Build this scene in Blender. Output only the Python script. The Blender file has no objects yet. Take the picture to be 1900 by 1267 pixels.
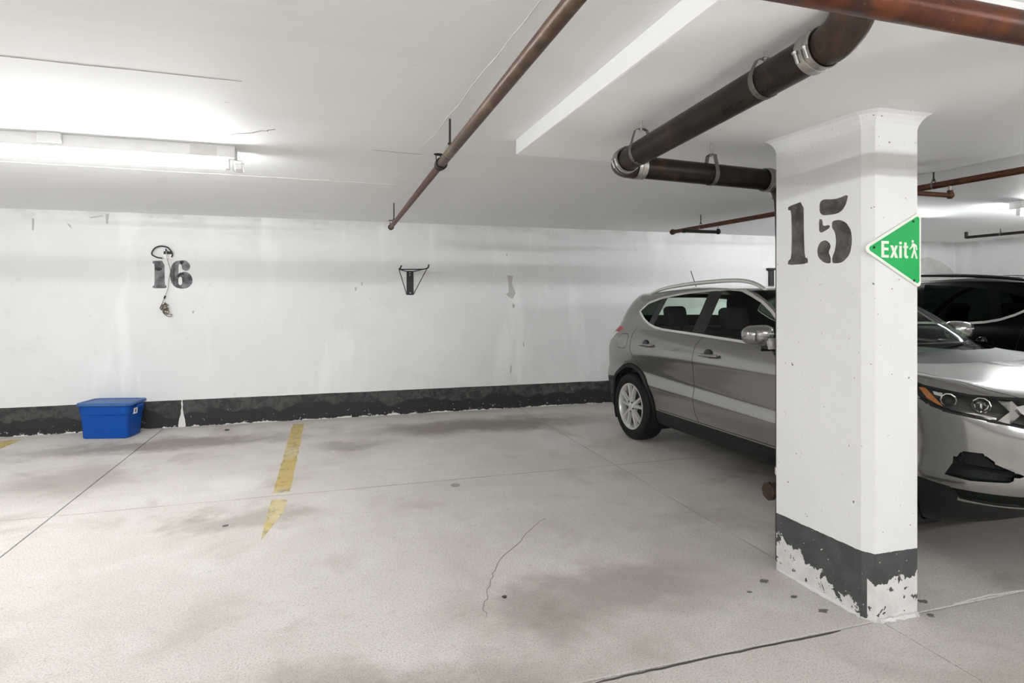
import bpy, bmesh, math, random
from mathutils import Vector, Matrix
from mathutils.geometry import tessellate_polygon
from mathutils.bvhtree import BVHTree

random.seed(7)
PI = math.pi
SC = bpy.context.scene
COL = SC.collection

# ------------------------------------------------------------------ camera, world, exposure
cam_d = bpy.data.cameras.new('camera')
cam = bpy.data.objects.new('camera', cam_d); COL.objects.link(cam)
cam.location = (0, 0, 1.42)
cam.rotation_euler = (PI / 2, 0, -math.radians(17.037))
cam_d.sensor_width = 36; cam_d.lens = 1103 / 1900 * 36
cam_d.shift_y = -82.5 / 1900
cam_d.clip_start = 0.05
SC.camera = cam
w = bpy.data.worlds.new('world'); SC.world = w; w.use_nodes = True
w.node_tree.nodes['Background'].inputs[0].default_value = (1, 1, 1, 1)
w.node_tree.nodes['Background'].inputs[1].default_value = 0.2
SC.view_settings.view_transform = 'Standard'
SC.view_settings.look = 'None'
SC.view_settings.gamma = 1
SC.view_settings.use_curve_mapping = False
SC.view_settings.exposure = 0.27
SC.cycles.adaptive_threshold = 0.12
SC.cycles.max_bounces = 8
SC.cycles.glossy_bounces = 3
SC.cycles.use_light_tree = False
TUBE_STRENGTH = 120.0

# ------------------------------------------------------------------ mesh helpers
def obj(name, bm, mat, parent=None, smooth=False, angle=None):
    bmesh.ops.recalc_face_normals(bm, faces=bm.faces[:])
    me = bpy.data.meshes.new(name); bm.to_mesh(me); bm.free()
    if mat is not None: me.materials.append(mat)
    if smooth or angle:
        me.polygons.foreach_set('use_smooth', [True] * len(me.polygons))
        if angle: me.set_sharp_from_angle(angle=math.radians(angle))
    o = bpy.data.objects.new(name, me); COL.objects.link(o)
    if parent is not None: o.parent = parent
    return o

def thing(name, label, cat, loc=(0, 0, 0), rotz=0, group=None):
    o = bpy.data.objects.new(name, None); COL.objects.link(o)
    o.location = loc; o.rotation_euler = (0, 0, rotz); o.empty_display_size = .1
    o['label'] = label; o['category'] = cat
    if group: o['group'] = group
    return o

def tag(o, label, cat, group=None):
    o['label'] = label; o['category'] = cat
    if group: o['group'] = group
    return o

def struct(o, label=None, cat=None):
    o['kind'] = 'structure'
    if label: o['label'] = label
    if cat: o['category'] = cat
    return o

def NB(): return bmesh.new()

def box(bm, lo, hi, bev=0, seg=2, mtx=None):
    r = bmesh.ops.create_cube(bm, size=1)
    vs = r['verts']
    c = [(a + b) / 2 for a, b in zip(lo, hi)]; s = [b - a for a, b in zip(lo, hi)]
    for v in vs: v.co = Vector((v.co.x * s[0] + c[0], v.co.y * s[1] + c[1], v.co.z * s[2] + c[2]))
    if bev:
        es = list({e for v in vs for e in v.link_edges})
        r2 = bmesh.ops.bevel(bm, geom=vs + es, offset=bev, segments=seg, affect='EDGES', profile=.5)
        vs = list({v for f in r2['faces'] for v in f.verts} | {v for v in vs if v.is_valid})
    if mtx is not None:
        for v in vs: v.co = mtx @ v.co
    return vs

def prism(bm, poly, fn, d0, d1):
    """poly: 2D points; fn(a,b,d)->3D; extruded from depth d0 to d1"""
    n = len(poly)
    A = [bm.verts.new(fn(p[0], p[1], d0)) for p in poly]
    B = [bm.verts.new(fn(p[0], p[1], d1)) for p in poly]
    for i in range(n):
        bm.faces.new((A[i], A[(i + 1) % n], B[(i + 1) % n], B[i]))
    for t in tessellate_polygon([[Vector((p[0], p[1], 0)) for p in poly]]):
        try:
            bm.faces.new([A[i] for i in t]); bm.faces.new([B[i] for i in reversed(t)])
        except ValueError: pass

def prism_hole(bm, loops, fn, d0, d1):
    flat = [p for l in loops for p in l]
    A = [bm.verts.new(fn(p[0], p[1], d0)) for p in flat]
    B = [bm.verts.new(fn(p[0], p[1], d1)) for p in flat]
    k = 0
    for l in loops:
        n = len(l)
        for i in range(n):
            bm.faces.new((A[k + i], A[k + (i + 1) % n], B[k + (i + 1) % n], B[k + i]))
        k += n
    for t in tessellate_polygon([[Vector((p[0], p[1], 0)) for p in l] for l in loops]):
        try:
            bm.faces.new([A[i] for i in t]); bm.faces.new([B[i] for i in reversed(t)])
        except ValueError: pass

def frame_at(t, up=Vector((0, 0, 1))):
    t = t.normalized()
    if abs(t.dot(up)) > .97: up = Vector((1, 0, 0))
    a = t.cross(up).normalized(); b = a.cross(t).normalized()
    return a, b

def tube(bm, pts, r, n=12, closed=False, cap=True, sx=1, sy=1):
    pts = [Vector(p) for p in pts]; m = len(pts)
    rs = r if isinstance(r, (list, tuple)) else [r] * m
    rings = []; pa = None
    for i, p in enumerate(pts):
        if closed: t = pts[(i + 1) % m] - pts[i - 1]
        else: t = pts[min(i + 1, m - 1)] - pts[max(i - 1, 0)]
        t.normalize()
        if pa is None: a, b = frame_at(t)
        else:
            a = (pa - t * pa.dot(t)).normalized(); b = a.cross(t).normalized()
        pa = a
        rings.append([bm.verts.new(p + (a * math.cos(2 * PI * k / n) * sx + b * math.sin(2 * PI * k / n) * sy) * rs[i]) for k in range(n)])
    for i in range(m if closed else m - 1):
        R, S = rings[i], rings[(i + 1) % m]
        for k in range(n):
            bm.faces.new((R[k], R[(k + 1) % n], S[(k + 1) % n], S[k]))
    if cap and not closed:
        bm.faces.new(rings[0]); bm.faces.new(rings[-1][::-1])

def lathe(bm, prof, origin, axis, n=24, close=False):
    """prof: list of (r, h); revolve around axis through origin"""
    o = Vector(origin); ax = Vector(axis).normalized(); a, b = frame_at(ax)
    rings = []
    for r, h in prof:
        if r < 1e-6: rings.append([bm.verts.new(o + ax * h)])
        else: rings.append([bm.verts.new(o + ax * h + (a * math.cos(2 * PI * k / n) + b * math.sin(2 * PI * k / n)) * r) for k in range(n)])
    m = len(rings)
    for i in range(m if close else m - 1):
        R, S = rings[i], rings[(i + 1) % m]
        for k in range(n):
            k2 = (k + 1) % n
            if len(R) == 1 and len(S) == 1: continue
            if len(R) == 1: bm.faces.new((R[0], S[k], S[k2]))
            elif len(S) == 1: bm.faces.new((R[k], S[0], R[k2]))
            else: bm.faces.new((R[k], R[k2], S[k2], S[k]))

def arc3(c, u, v, r, a0, a1, n):
    c, u, v = Vector(c), Vector(u), Vector(v)
    return [c + u * r * math.cos(math.radians(a0 + (a1 - a0) * i / n)) + v * r * math.sin(math.radians(a0 + (a1 - a0) * i / n)) for i in range(n + 1)]

# ------------------------------------------------------------------ material helpers
class N:
    def __init__(s, name):
        s.m = bpy.data.materials.new(name); s.m.use_nodes = True
        s.t = s.m.node_tree; s.b = s.t.nodes['Principled BSDF']
        s.pos = None
    def n(s, kind, **kw):
        nd = s.t.nodes.new(kind)
        for k, v in kw.items(): setattr(nd, k, v)
        return nd
    def lk(s, a, b): s.t.links.new(a, b)
    def put(s, sock, v):
        if hasattr(v, 'is_linked') or isinstance(v, bpy.types.NodeSocket): s.lk(v, sock)
        elif isinstance(v, (tuple, list)) and len(v) == 3 and sock.type == 'RGBA': sock.default_value = (*v, 1)
        else: sock.default_value = v
    def P(s):
        if s.pos is None: s.pos = s.n('ShaderNodeNewGeometry').outputs['Position']
        return s.pos
    def xyz(s, v=None):
        q = s.n('ShaderNodeSeparateXYZ'); s.put(q.inputs[0], v or s.P()); return q.outputs
    def oc(s): return s.n('ShaderNodeTexCoord').outputs['Object']
    def noise(s, scale, detail=4, rough=.55, vec=None, dist=0, stretch=None):
        v = vec or s.P()
        if stretch:
            mp = s.n('ShaderNodeMapping'); s.lk(v, mp.inputs[0]); mp.inputs['Scale'].default_value = stretch; v = mp.outputs[0]
        q = s.n('ShaderNodeTexNoise'); s.lk(v, q.inputs['Vector'])
        q.inputs['Scale'].default_value = scale; q.inputs['Detail'].default_value = detail
        q.inputs['Roughness'].default_value = rough; q.inputs['Distortion'].default_value = dist
        return q.outputs['Fac']
    def vor(s, scale, vec=None, feature='F1'):
        q = s.n('ShaderNodeTexVoronoi', feature=feature); s.lk(vec or s.P(), q.inputs['Vector']); q.inputs['Scale'].default_value = scale
        return q.outputs['Distance']
    def ma(s, op, a, b=0, c=0, clamp=False):
        q = s.n('ShaderNodeMath', operation=op); q.use_clamp = clamp
        s.put(q.inputs[0], a); s.put(q.inputs[1], b); s.put(q.inputs[2], c); return q.outputs[0]
    def ss(s, x, lo, hi):
        q = s.n('ShaderNodeMapRange', interpolation_type='SMOOTHSTEP'); s.put(q.inputs[0], x)
        if isinstance(lo, (int, float)) and isinstance(hi, (int, float)) and lo > hi:
            s.put(q.inputs[1], hi); s.put(q.inputs[2], lo); q.inputs[3].default_value = 1; q.inputs[4].default_value = 0
        else: s.put(q.inputs[1], lo); s.put(q.inputs[2], hi)
        return q.outputs[0]
    def mix(s, f, a, b, bt='MIX'):
        q = s.n('ShaderNodeMix', data_type='RGBA', blend_type=bt); s.put(q.inputs[0], f); s.put(q.inputs[6], a); s.put(q.inputs[7], b)
        return q.outputs[2]
    def bump(s, h, strength=.3, dist=.01):
        q = s.n('ShaderNodeBump'); q.inputs['Strength'].default_value = strength; q.inputs['Distance'].default_value = dist
        s.lk(h, q.inputs['Height']); s.lk(q.outputs[0], s.b.inputs['Normal'])
    def set(s, **kw):
        al = dict(col='Base Color', rough='Roughness', metal='Metallic', coat='Coat Weight', coatr='Coat Roughness', spec='Specular IOR Level', emit='Emission Color', es='Emission Strength', trans='Transmission Weight', alpha='Alpha', ior='IOR')
        for k, v in kw.items(): s.put(s.b.inputs[al[k]], v)
        return s

def plain(name, col, rough=.5, metal=0, var=.12, scale=12, **kw):
    k = N(name)
    f = k.noise(scale, 4, vec=k.oc())
    d = [c * (1 - var) for c in col]; l = [min(1, c * (1 + var)) for c in col]
    k.set(col=k.mix(f, d, l), rough=rough, metal=metal, **kw)
    return k.m

M = {}
def spots(k, base, mask, col): return k.mix(mask, base, col)

# --- white painted concrete with dark skirting band
def mat_wall(name, band_top, albedo=(.785, .787, .785)):
    k = N(name); x, y, z = k.xyz()
    big = k.noise(.7, 3); med = k.noise(3.2, 4, .6); streak = k.noise(2.2, 3, stretch=(1, 1, .22)); smud = k.noise(9, 4, .7, dist=.6); fl = k.noise(28, 3, .65)
    c = k.mix(k.ss(big, .3, .7), [a * .94 for a in albedo], albedo)
    c = k.mix(k.ma('MULTIPLY', k.ss(med, .52, .72), .35), c, (.68, .68, .675))
    c = k.mix(k.ma('MULTIPLY', k.ss(streak, .54, .66), .6), c, (.88, .88, .878))
    c = k.mix(k.ma('MULTIPLY', k.ss(smud, .64, .74), .35), c, (.52, .51, .49))
    c = k.mix(k.ma('MULTIPLY', k.ss(fl, .74, .77), .45), c, (.32, .31, .30))
    top = k.ma('MULTIPLY', k.ss(z, 2.18, 2.31), k.ss(med, .42, .66))          # patchy darker tone just under the slab
    c = k.mix(k.ma('MULTIPLY', top, .5), c, (.54, .53, .51))
    # painted band
    bandm = k.ma('LESS_THAN', z, k.ma('MULTIPLY_ADD', k.ma('SUBTRACT', med, .5), .012, band_top))
    bc = k.mix(k.ss(smud, .35, .68), (.026, .026, .026), (.080, .078, .074))
    bc = k.mix(k.ss(k.ma('SUBTRACT', k.ma('MULTIPLY', streak, .42), z), .04, .06), bc, (.020, .021, .021))
    bc = k.mix(k.ma('MULTIPLY', k.ss(k.ma('MULTIPLY_ADD', k.ss(z, .16, 0.0), .09, fl), .72, .74), .75), bc, (.62, .61, .59))
    basem = k.ma('LESS_THAN', z, k.ma('MULTIPLY', k.ma('SUBTRACT', smud, .44), .09))
    bc = k.mix(basem, bc, (.66, .65, .62))
    # one peeled vertical drip
    dx = k.ma('ABSOLUTE', k.ma('ADD', x, 1.545))
    wdt = k.ma('ADD', k.ma('MULTIPLY', k.ss(z, .22, .0), .03), .006)
    drip = k.ma('LESS_THAN', k.ma('MULTIPLY_ADD', k.ma('SUBTRACT', fl, .5), .02, dx), wdt)
    bc = k.mix(drip, bc, (.72, .71, .69))
    c = k.mix(bandm, c, bc)
    k.set(col=c, rough=.6, spec=.3)
    k.bump(k.ma('MULTIPLY_ADD', med, 2.0, smud), .25, .006)
    return k.m

def mat_pillar():
    k = N('pillar_paint'); x, y, z = k.xyz()
    med = k.noise(1.5, 3); sm = k.noise(13, 4, .62); dots = k.noise(45, 2, .5); chip = k.noise(24, 4, .6, dist=.5)
    c = k.mix(k.ss(med, .35, .7), (.81, .81, .808), (.85, .85, .848))
    c = k.mix(k.ma('MULTIPLY', k.ss(chip, .62, .72), .12), c, (.60, .59, .57))
    c = k.mix(k.ma('MULTIPLY', k.ss(dots, .735, .755), .85), c, (.12, .115, .11))
    bandm = k.ma('LESS_THAN', z, k.ma('MULTIPLY_ADD', k.ma('SUBTRACT', chip, .5), .008, .296))
    bc = k.mix(k.ss(sm, .3, .75), (.055, .056, .057), (.085, .086, .088))
    bc = k.mix(k.ma('MULTIPLY', k.ss(dots, .72, .74), .8), bc, (.7, .7, .68))
    # peeling: on the long face the bare plaster climbs away from the chamfer; on the end face it sits mid band
    long_h = k.ma('MULTIPLY_ADD', k.ma('SUBTRACT', y, 2.065), .37, .015)
    isend = k.ma('GREATER_THAN', x, 2.262)
    hh = k.ma('ADD', k.ma('MULTIPLY', isend, .175), k.ma('MULTIPLY', k.ma('SUBTRACT', 1, isend), long_h))
    wob = k.ma('MULTIPLY', k.ma('SUBTRACT', sm, .5), .22)
    wob2 = k.ma('MULTIPLY', k.ma('SUBTRACT', dots, .5), .03)
    peel = k.ma('LESS_THAN', z, k.ma('ADD', k.ma('ADD', hh, wob), wob2))
    pl = k.mix(k.ss(sm, .4, .75), (.74, .73, .71), (.62, .61, .585))
    pl = k.mix(k.ss(chip, .605, .62), pl, (.065, .064, .063))
    bc = k.mix(peel, bc, pl)
    c = k.mix(bandm, c, bc)
    k.set(col=c, rough=.5, spec=.35)
    k.bump(k.ma('ADD', sm, k.ma('MULTIPLY', peel, k.ma('MULTIPLY', bandm, -1.2))), .25, .004)
    return k.m

def mat_ceiling():
    k = N('ceiling_paint')
    st = k.noise(1.3, 4, .6, stretch=(.22, 1.6, 1)); sc = k.noise(8, 4, .75, stretch=(.5, 1.5, 1), dist=.4)
    c = k.mix(k.ss(k.noise(.5, 2), .3, .7), (.90, .903, .90), (.93, .932, .93))
    c = k.mix(k.ma('MULTIPLY', k.ss(st, .5, .72), .4), c, (.83, .83, .82))
    c = k.mix(k.ma('MULTIPLY', k.ss(sc, .69, .75), .5), c, (.38, .37, .35))
    k.set(col=c, rough=.65, spec=.25)
    k.bump(k.ma('MULTIPLY_ADD', sc, .3, st), .22, .01)
    return k.m

def mat_floor():
    k = N('floor_concrete'); x, y, z = k.xyz()
    big = k.noise(.55, 3, .55); med = k.noise(2.4, 5, .65); bl = k.noise(1.4, 4, .62, dist=.5); gr = k.noise(120, 2, .7); sp = k.noise(24, 3, .6)
    c = k.mix(k.ss(big, .32, .68), (.59, .552, .508), (.68, .645, .60))
    c = k.mix(k.ma('MULTIPLY', k.ss(med, .42, .70), .5), c, (.74, .712, .668))
    c = k.mix(k.ma('MULTIPLY', k.ss(bl, .52, .70), .6), c, (.42, .38, .34))
    c = k.mix(k.ma('MULTIPLY', k.ss(gr, .46, .72), .6), c, (.30, .275, .245))
    c = k.mix(k.ma('MULTIPLY', k.ss(gr, .42, .28), .35), c, (.80, .78, .75))
    c = k.mix(k.ma('MULTIPLY', k.ss(sp, .55, .75), .28), c, (.36, .33, .30))
    # oil and tyre stains where cars stand, plus painted dimming of the near floor: (x, y, rx, ry, strength)
    wx = k.ma('MULTIPLY_ADD', k.ma('SUBTRACT', bl, .5), 1.3, x)
    wy = k.ma('MULTIPLY_ADD', k.ma('SUBTRACT', med, .5), .8, y)
    def ell(sx, sy, rx, ry):
        return k.ma('SQRT', k.ma('ADD', k.ma('POWER', k.ma('MULTIPLY_ADD', wx, 1 / rx, -sx / rx), 2), k.ma('POWER', k.ma('MULTIPLY_ADD', wy, 1 / ry, -sy / ry), 2)))
    st = None
    for sx, sy, rx, ry, a in [(1.6, 6.4, 1.6, .42, .8), (-1.6, 6.45, 1.6, .30, .75), (-1.9, 5.4, .6, .5, .5), (.2, 5.9, .6, .2, .5),
                              (-.55, 4.15, .35, .18, .45), (1.1, 2.6, .7, .3, .5), (-.3, 1.95, 1.7, .45, .6), (3.9, 3.2, 1.0, 1.6, .6)]:
        g = k.ma('MULTIPLY', k.ss(ell(sx, sy, rx, ry), 1.25, .3), a)
        st = g if st is None else k.ma('MAXIMUM', st, g)
    c = k.mix(st, c, (.20, .170, .138))
    # pale salt bloom
    for sx, sy, rx, ry, a in [(2.25, 5.5, .4, .5, .5), (-.75, 4.95, .3, .25, .5)]:
        c = k.mix(k.ma('MULTIPLY', k.ss(ell(sx, sy, rx, ry), 1.2, .5), a), c, (.76, .74, .71))
    c = k.mix(k.ma('MULTIPLY', k.ss(sp, .77, .79), .8), c, (.12, .11, .10))
    k.set(col=c, rough=k.ma('MULTIPLY_ADD', med, .25, .45), spec=.3)
    k.bump(k.ma('MULTIPLY_ADD', med, 1.5, gr), .2, .004)
    return k.m

def mat_rust(name, cols, rough=.5, metal=.35, scale=14):
    k = N(name); v = k.oc()
    c = k.mix(k.ss(k.noise(scale, 6, .65, vec=v), .32, .62), cols[0], cols[1])
    c = k.mix(k.ss(k.noise(scale * .45, 6, .6, vec=v, dist=.6), .5, .68), c, cols[2])
    c = k.mix(k.ma('MULTIPLY', k.ss(k.noise(scale * 5, 3, .6, vec=v), .70, .76), .7), c, cols[3])
    k.set(col=c, rough=k.ma('MULTIPLY_ADD', k.noise(scale, 4, vec=v), .35, rough - .15), metal=metal)
    k.bump(k.noise(scale * 3, 5, .65, vec=v), .35, .003)
    return k.m

M['wall'] = mat_wall('wall_paint', .295)
M['pillar'] = mat_pillar()
M['ceiling'] = mat_ceiling()
M['floor'] = mat_floor()
M['joint'] = plain('floor_joint_grit', (.07, .062, .052), .9, var=.3)
M['crack'] = plain('crack_dark', (.14, .125, .11), .9, var=.3)
M['faint'] = plain('dusty_joint', (.44, .415, .38), .9, var=.25, scale=3)
M['seam_l'] = plain('ceiling_seam_pale', (.86, .855, .84), .6)
M['seam_d'] = plain('ceiling_seam_dark', (.34, .33, .31), .8)
M['rust_main'] = mat_rust('sprinkler_pipe_brown', [(.060, .028, .014), (.115, .062, .034), (.17, .115, .075), (.22, .19, .16)], .42, .4)
M['rust_far'] = mat_rust('sprinkler_pipe_red_brown', [(.060, .022, .011), (.115, .042, .018), (.085, .038, .019), (.16, .09, .06)], .5, .3)
M['rust_red'] = mat_rust('sprinkler_pipe_orange_rust', [(.070, .018, .007), (.14, .034, .009), (.040, .016, .009), (.26, .15, .09)], .36, .35)
M['iron'] = mat_rust('cast_iron_drain', [(.009, .0065, .005), (.024, .017, .011), (.055, .028, .012), (.16, .12, .08)], .34, .55, 10)
M['iron_rust'] = mat_rust('cast_iron_rusty', [(.026, .015, .009), (.060, .033, .019), (.09, .042, .02), (.2, .16, .12)], .38, .4, 12)
M['dark_iron'] = mat_rust('dark_iron_pipe', [(.010, .009, .008), (.02, .017, .014), (.03, .022, .015), (.05, .04, .03)], .5, .4)
M['clamp'] = plain('stainless_clamp', (.40, .385, .35), .34, .9, .35, 40)
M['hanger'] = plain('galvanised_hanger', (.34, .33, .30), .42, .8, .3, 30)
M['rod'] = plain('black_threaded_rod', (.03, .028, .026), .5, .5)
M['black'] = plain('black_powder_coat', (.010, .010, .010), .45)
M['screw'] = plain('bright_screw', (.65, .64, .62), .35, .7)
M['enamel'] = plain('white_enamel', (.76, .755, .74), .4, 0, .05, 6)
M['enamel_old'] = plain('chipped_enamel', (.62, .60, .56), .6, 0, .25, 18)
M['wire'] = plain('guard_wire', (.32, .31, .29), .4, .7)
M['blue'] = plain('blue_polypropylene', (.002, .058, .300), .42, 0, .06, 5, spec=.25)
M['blue_lid'] = plain('dull_blue_lid', (.030, .105, .290), .42, 0, .06, 5, spec=.5)
M['paper'] = plain('white_sticker', (.85, .85, .83), .6)
M['print_dark'] = plain('sticker_print', (.05, .06, .09), .6)
M['stencil'] = None
def mat_stencil(name, a, b, sc):
    k = N(name); f = k.noise(sc, 5, .6)
    k.set(col=k.mix(k.ss(f, .3, .7), a, b), rough=.7); return k.m
M['stencil15'] = mat_stencil('brown_grey_spray_paint', (.040, .036, .032), (.145, .130, .115), 14)
M['stencil16'] = mat_stencil('weathered_grey_stencil', (.045, .045, .047), (.24, .24, .25), 12)
M['stencil16d'] = mat_stencil('black_stencil_residue', (.012, .012, .012), (.05, .05, .05), 20)
def mat_yellow():
    k = N('worn_yellow_paint')
    f = k.noise(7, 6, .65); g = k.noise(1.6, 3)
    c = k.mix(k.ss(f, .3, .7), (.58, .42, .13), (.66, .52, .22))
    c = k.mix(k.ss(g, .35, .65), c, (.72, .62, .36))
    k.set(col=c, rough=.65)
    wear = k.ma('ADD', k.ma('MULTIPLY', k.ss(k.ma('ADD', k.noise(11, 6, .7), k.ma('MULTIPLY', g, .25)), .60, .85), .6), .22)
    tr = k.n('ShaderNodeBsdfTransparent'); mx = k.n('ShaderNodeMixShader')
    k.lk(wear, mx.inputs[0]); k.lk(k.b.outputs[0], mx.inputs[1]); k.lk(tr.outputs[0], mx.inputs[2])
    k.lk(mx.outputs[0], k.t.nodes['Material Output'].inputs[0]); return k.m
M['yellow'] = mat_yellow()
M['green'] = plain('sign_green', (.0, .40, .085), .4, 0, .03, 3, spec=.2)
M['sign_white'] = plain('sign_white', (.80, .84, .74), .4, 0, .03, 3)
M['paintgrey'] = None
def mat_carpaint(name, col, metal, rough, coat=1):
    k = N(name); fl = k.noise(900, 1, .5, vec=k.oc())
    k.set(col=k.mix(fl, [c * .85 for c in col], [min(1, c * 1.15) for c in col]), metal=metal, rough=rough, coat=coat, coatr=.03)
    return k.m
M['paintgrey'] = mat_carpaint('gunmetal_metallic_paint', (.295, .288, .279), .85, .19)
M['paintblack'] = plain('black_paint', (.0022, .0022, .0025), .35, spec=.025)
M['plastic'] = plain('black_textured_plastic', (.010, .010, .010), .5, 0, .2, 40, spec=.3)
M['gap'] = plain('panel_gap_black', (.004, .004, .004), .8)
M['gloss_black'] = plain('gloss_black_trim', (.006, .006, .006), .15)
M['chrome'] = plain('satin_chrome', (.84, .83, .81), .22, .65, .04)
M['alu'] = plain('painted_alloy', (.74, .735, .72), .30, .5, .05)
M['alu_dark'] = plain('alloy_recess', (.05, .05, .05), .5, .4)
M['rubber'] = plain('tyre_rubber', (.007, .0068, .0065), .6, 0, .25, 30, spec=.25)
M['cloth'] = plain('charcoal_seat_fabric', (.018, .018, .019), .9, 0, .2, 30)
M['dash'] = plain('dark_dashboard', (.02, .02, .02), .7)
M['amber'] = plain('amber_reflector', (.60, .21, .045), .2, 0, .15, 25)
M['red'] = plain('red_lamp_lens', (.35, .015, .015), .15)
M['lampwhite'] = plain('clear_lamp_lens', (.72, .72, .70), .12, .3)
M['reflector'] = plain('lamp_reflector', (.80, .80, .79), .14, 1, .1, 40)
M['lamp_house'] = plain('lamp_housing', (.030, .030, .028), .28, .2)
M['seal'] = plain('pipe_paint_white', (.72, .71, .69), .5)
M['debris'] = plain('debris_dark', (.06, .05, .04), .9)
M['pebble'] = plain('pebble_pale', (.62, .60, .56), .8)
def mat_glass(name, tint, refl=1.0):
    k = N(name); k.t.nodes.remove(k.b)
    tr = k.n('ShaderNodeBsdfTransparent'); tr.inputs[0].default_value = (*tint, 1)
    gl = k.n('ShaderNodeBsdfGlossy'); gl.inputs['Roughness'].default_value = .02; gl.inputs[0].default_value = (.95, .97, .96, 1)
    fr = k.n('ShaderNodeFresnel'); fr.inputs[0].default_value = 1.5
    mx = k.n('ShaderNodeMixShader'); k.lk(k.ma('MULTIPLY', fr.outputs[0], refl), mx.inputs[0]); k.lk(tr.outputs[0], mx.inputs[1]); k.lk(gl.outputs[0], mx.inputs[2])
    k.lk(mx.outputs[0], k.t.nodes['Material Output'].inputs[0]); return k.m
M['glass'] = mat_glass('green_tinted_glass', (.76, .85, .78), .25)
M['glass_dark'] = mat_glass('privacy_glass', (.07, .09, .075), .10)
M['lens'] = mat_glass('clear_lens', (.93, .93, .92), .8)
def mat_tube(name, es):
    k = N(name); k.set(col=(.9, .9, .9), emit=(.975, .992, 1), es=es, rough=.4); return k.m
M['tube'] = mat_tube('lit_fluorescent_tube', TUBE_STRENGTH); M['tube_fill'] = mat_tube('fill_fluorescent_tube', TUBE_STRENGTH * 1.35)  # second tube is boosted, made for the added aisle lamps
def mat_mesh():
    k = N('honeycomb_grille'); v = k.oc()
    d = k.vor(75, v, 'DISTANCE_TO_EDGE')
    k.set(col=k.mix(k.ss(d, .04, .09), (.010, .014, .010), (.002, .004, .0025)), rough=.5, spec=.2); return k.m
M['grille'] = mat_mesh()

# ------------------------------------------------------------------ the room
X0, X1, Y0, Y1, ZC = -9.0, 9.92, -6.5, 7.27, 2.32
ZP = 2.235                                   # underside of the thickened slab around the pillar
bm = NB(); box(bm, (X0 - .3, Y0 - .3, -.3), (X1 + .3, Y1 + .3, -.006))
floor = struct(obj('floor', bm, M['joint']), 'grey stained concrete garage floor with saw cut joints', 'floor')
xs = [X0 - .3, -5.75, -1.72, 2.31, 6.35, X1 + .3]; ys = [Y0 - .3, -4.4, -1.2, 2.02, 4.555, Y1 + .3]
g = .0035
for i in range(len(xs) - 1):
    for j in range(len(ys) - 1):
        bm = NB(); box(bm, (xs[i] + g, ys[j] + g, -.15), (xs[i + 1] - g, ys[j + 1] - g, 0), .0025, 1)
        obj('slab', bm, M['floor'], floor)
def ribbon(name, pts, wd, mat, parent, z, down=False, taper=True):
    bm = NB(); th = .0012; n = len(pts); L = []; R = []
    for i, p in enumerate(pts):
        a = Vector(pts[max(i - 1, 0)]); b = Vector(pts[min(i + 1, n - 1)]); t = (b - a).normalized(); q = Vector((-t.y, t.x))
        f = wd * (0.35 if taper and i in (0, n - 1) else 1) / 2
        L.append((p[0] + q.x * f, p[1] + q.y * f)); R.append((p[0] - q.x * f, p[1] - q.y * f))
    s = -1 if down else 1
    for i in range(n - 1):
        prism(bm, [L[i], L[i + 1], R[i + 1], R[i]], lambda a, b, d: Vector((a, b, z + s * d)), -.002, th)
    return obj(name, bm, mat, parent)
def jag(pts, n, amp):
    out = []
    for i in range(len(pts) - 1):
        for j in range(n):
            f = j / n; out.append((pts[i][0] + (pts[i + 1][0] - pts[i][0]) * f + random.uniform(-amp, amp), pts[i][1] + (pts[i + 1][1] - pts[i][1]) * f + random.uniform(-amp, amp)))
    return out + [pts[-1]]
ribbon('crack', jag([(1.33, 3.60), (1.257, 3.524), (1.05, 3.3), (.838, 3.026), (.76, 2.85), (.699, 2.716), (.66, 2.55)], 5, .012), .0035, plain('hairline_crack', (.27, .25, .225), .9), floor, 0)
ribbon('crack', jag([(2.75, 2.03), (3.0, 2.04), (3.4, 2.02)], 6, .004), .006, M['seam_l'], floor, 0)
ribbon('crack', jag([(.935, 2.001), (1.4, 2.01), (2.079, 2.009)], 12, .003), .010, M['joint'], floor, 0)

ribbon('joint_line', jag([(-6, 4.553), (-1.72, 4.553), (.3, 4.555), (2.3, 4.555), (3.2, 4.557)], 8, .004), .005, M['faint'], floor, 0)
ribbon('joint_line', jag([(2.31, 2.6), (2.31, 4.5), (2.31, 5.6), (2.31, 7.2)], 8, .004), .0035, M['faint'], floor, 0)
# ceiling slab with the dropped panel round the pillar
bm = NB(); box(bm, (X0 - .3, Y0 - .3, ZC), (X1 + .3, Y1 + .3, ZC + .3))
ceiling = struct(obj('ceiling', bm, M['ceiling']), 'white painted concrete slab ceiling with board marks', 'ceiling')
bm = NB(); box(bm, (1.02, 1.28, ZP), (3.78, 3.26, ZC + .01), .012, 2)
struct(obj('trim_1', bm, M['ceiling'], angle=40), 'lower white slab panel around the pillar', 'ceiling panel')
ribbon('seam', jag([(-3.6, 2.66), (-2.4, 2.67), (-1.2, 2.68), (-.35, 2.70)], 6, .006), .008, M['seam_d'], ceiling, ZC, True)
ribbon('seam', jag([(.62, 1.4), (.60, 2.0), (.585, 2.55), (.55, 3.3), (.52, 3.75)], 4, .006), .007, M['seam_l'], ceiling, ZC, True)
ribbon('seam', jag([(-3.4, 4.75), (-1.5, 4.78), (-.6, 4.80), (.5, 4.82)], 5, .008), .012, M['seam_l'], ceiling, ZC, True)
ribbon('seam', jag([(.25, 3.73), (.5, 3.75), (.56, 3.75)], 3, .004), .006, M['seam_d'], ceiling, ZC, True)
ribbon('crack', jag([(-.62, 3.72), (-.5, 3.6), (-.36, 3.50), (-.28, 3.42)], 5, .015), .008, M['seam_d'], ceiling, ZC, True)

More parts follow.
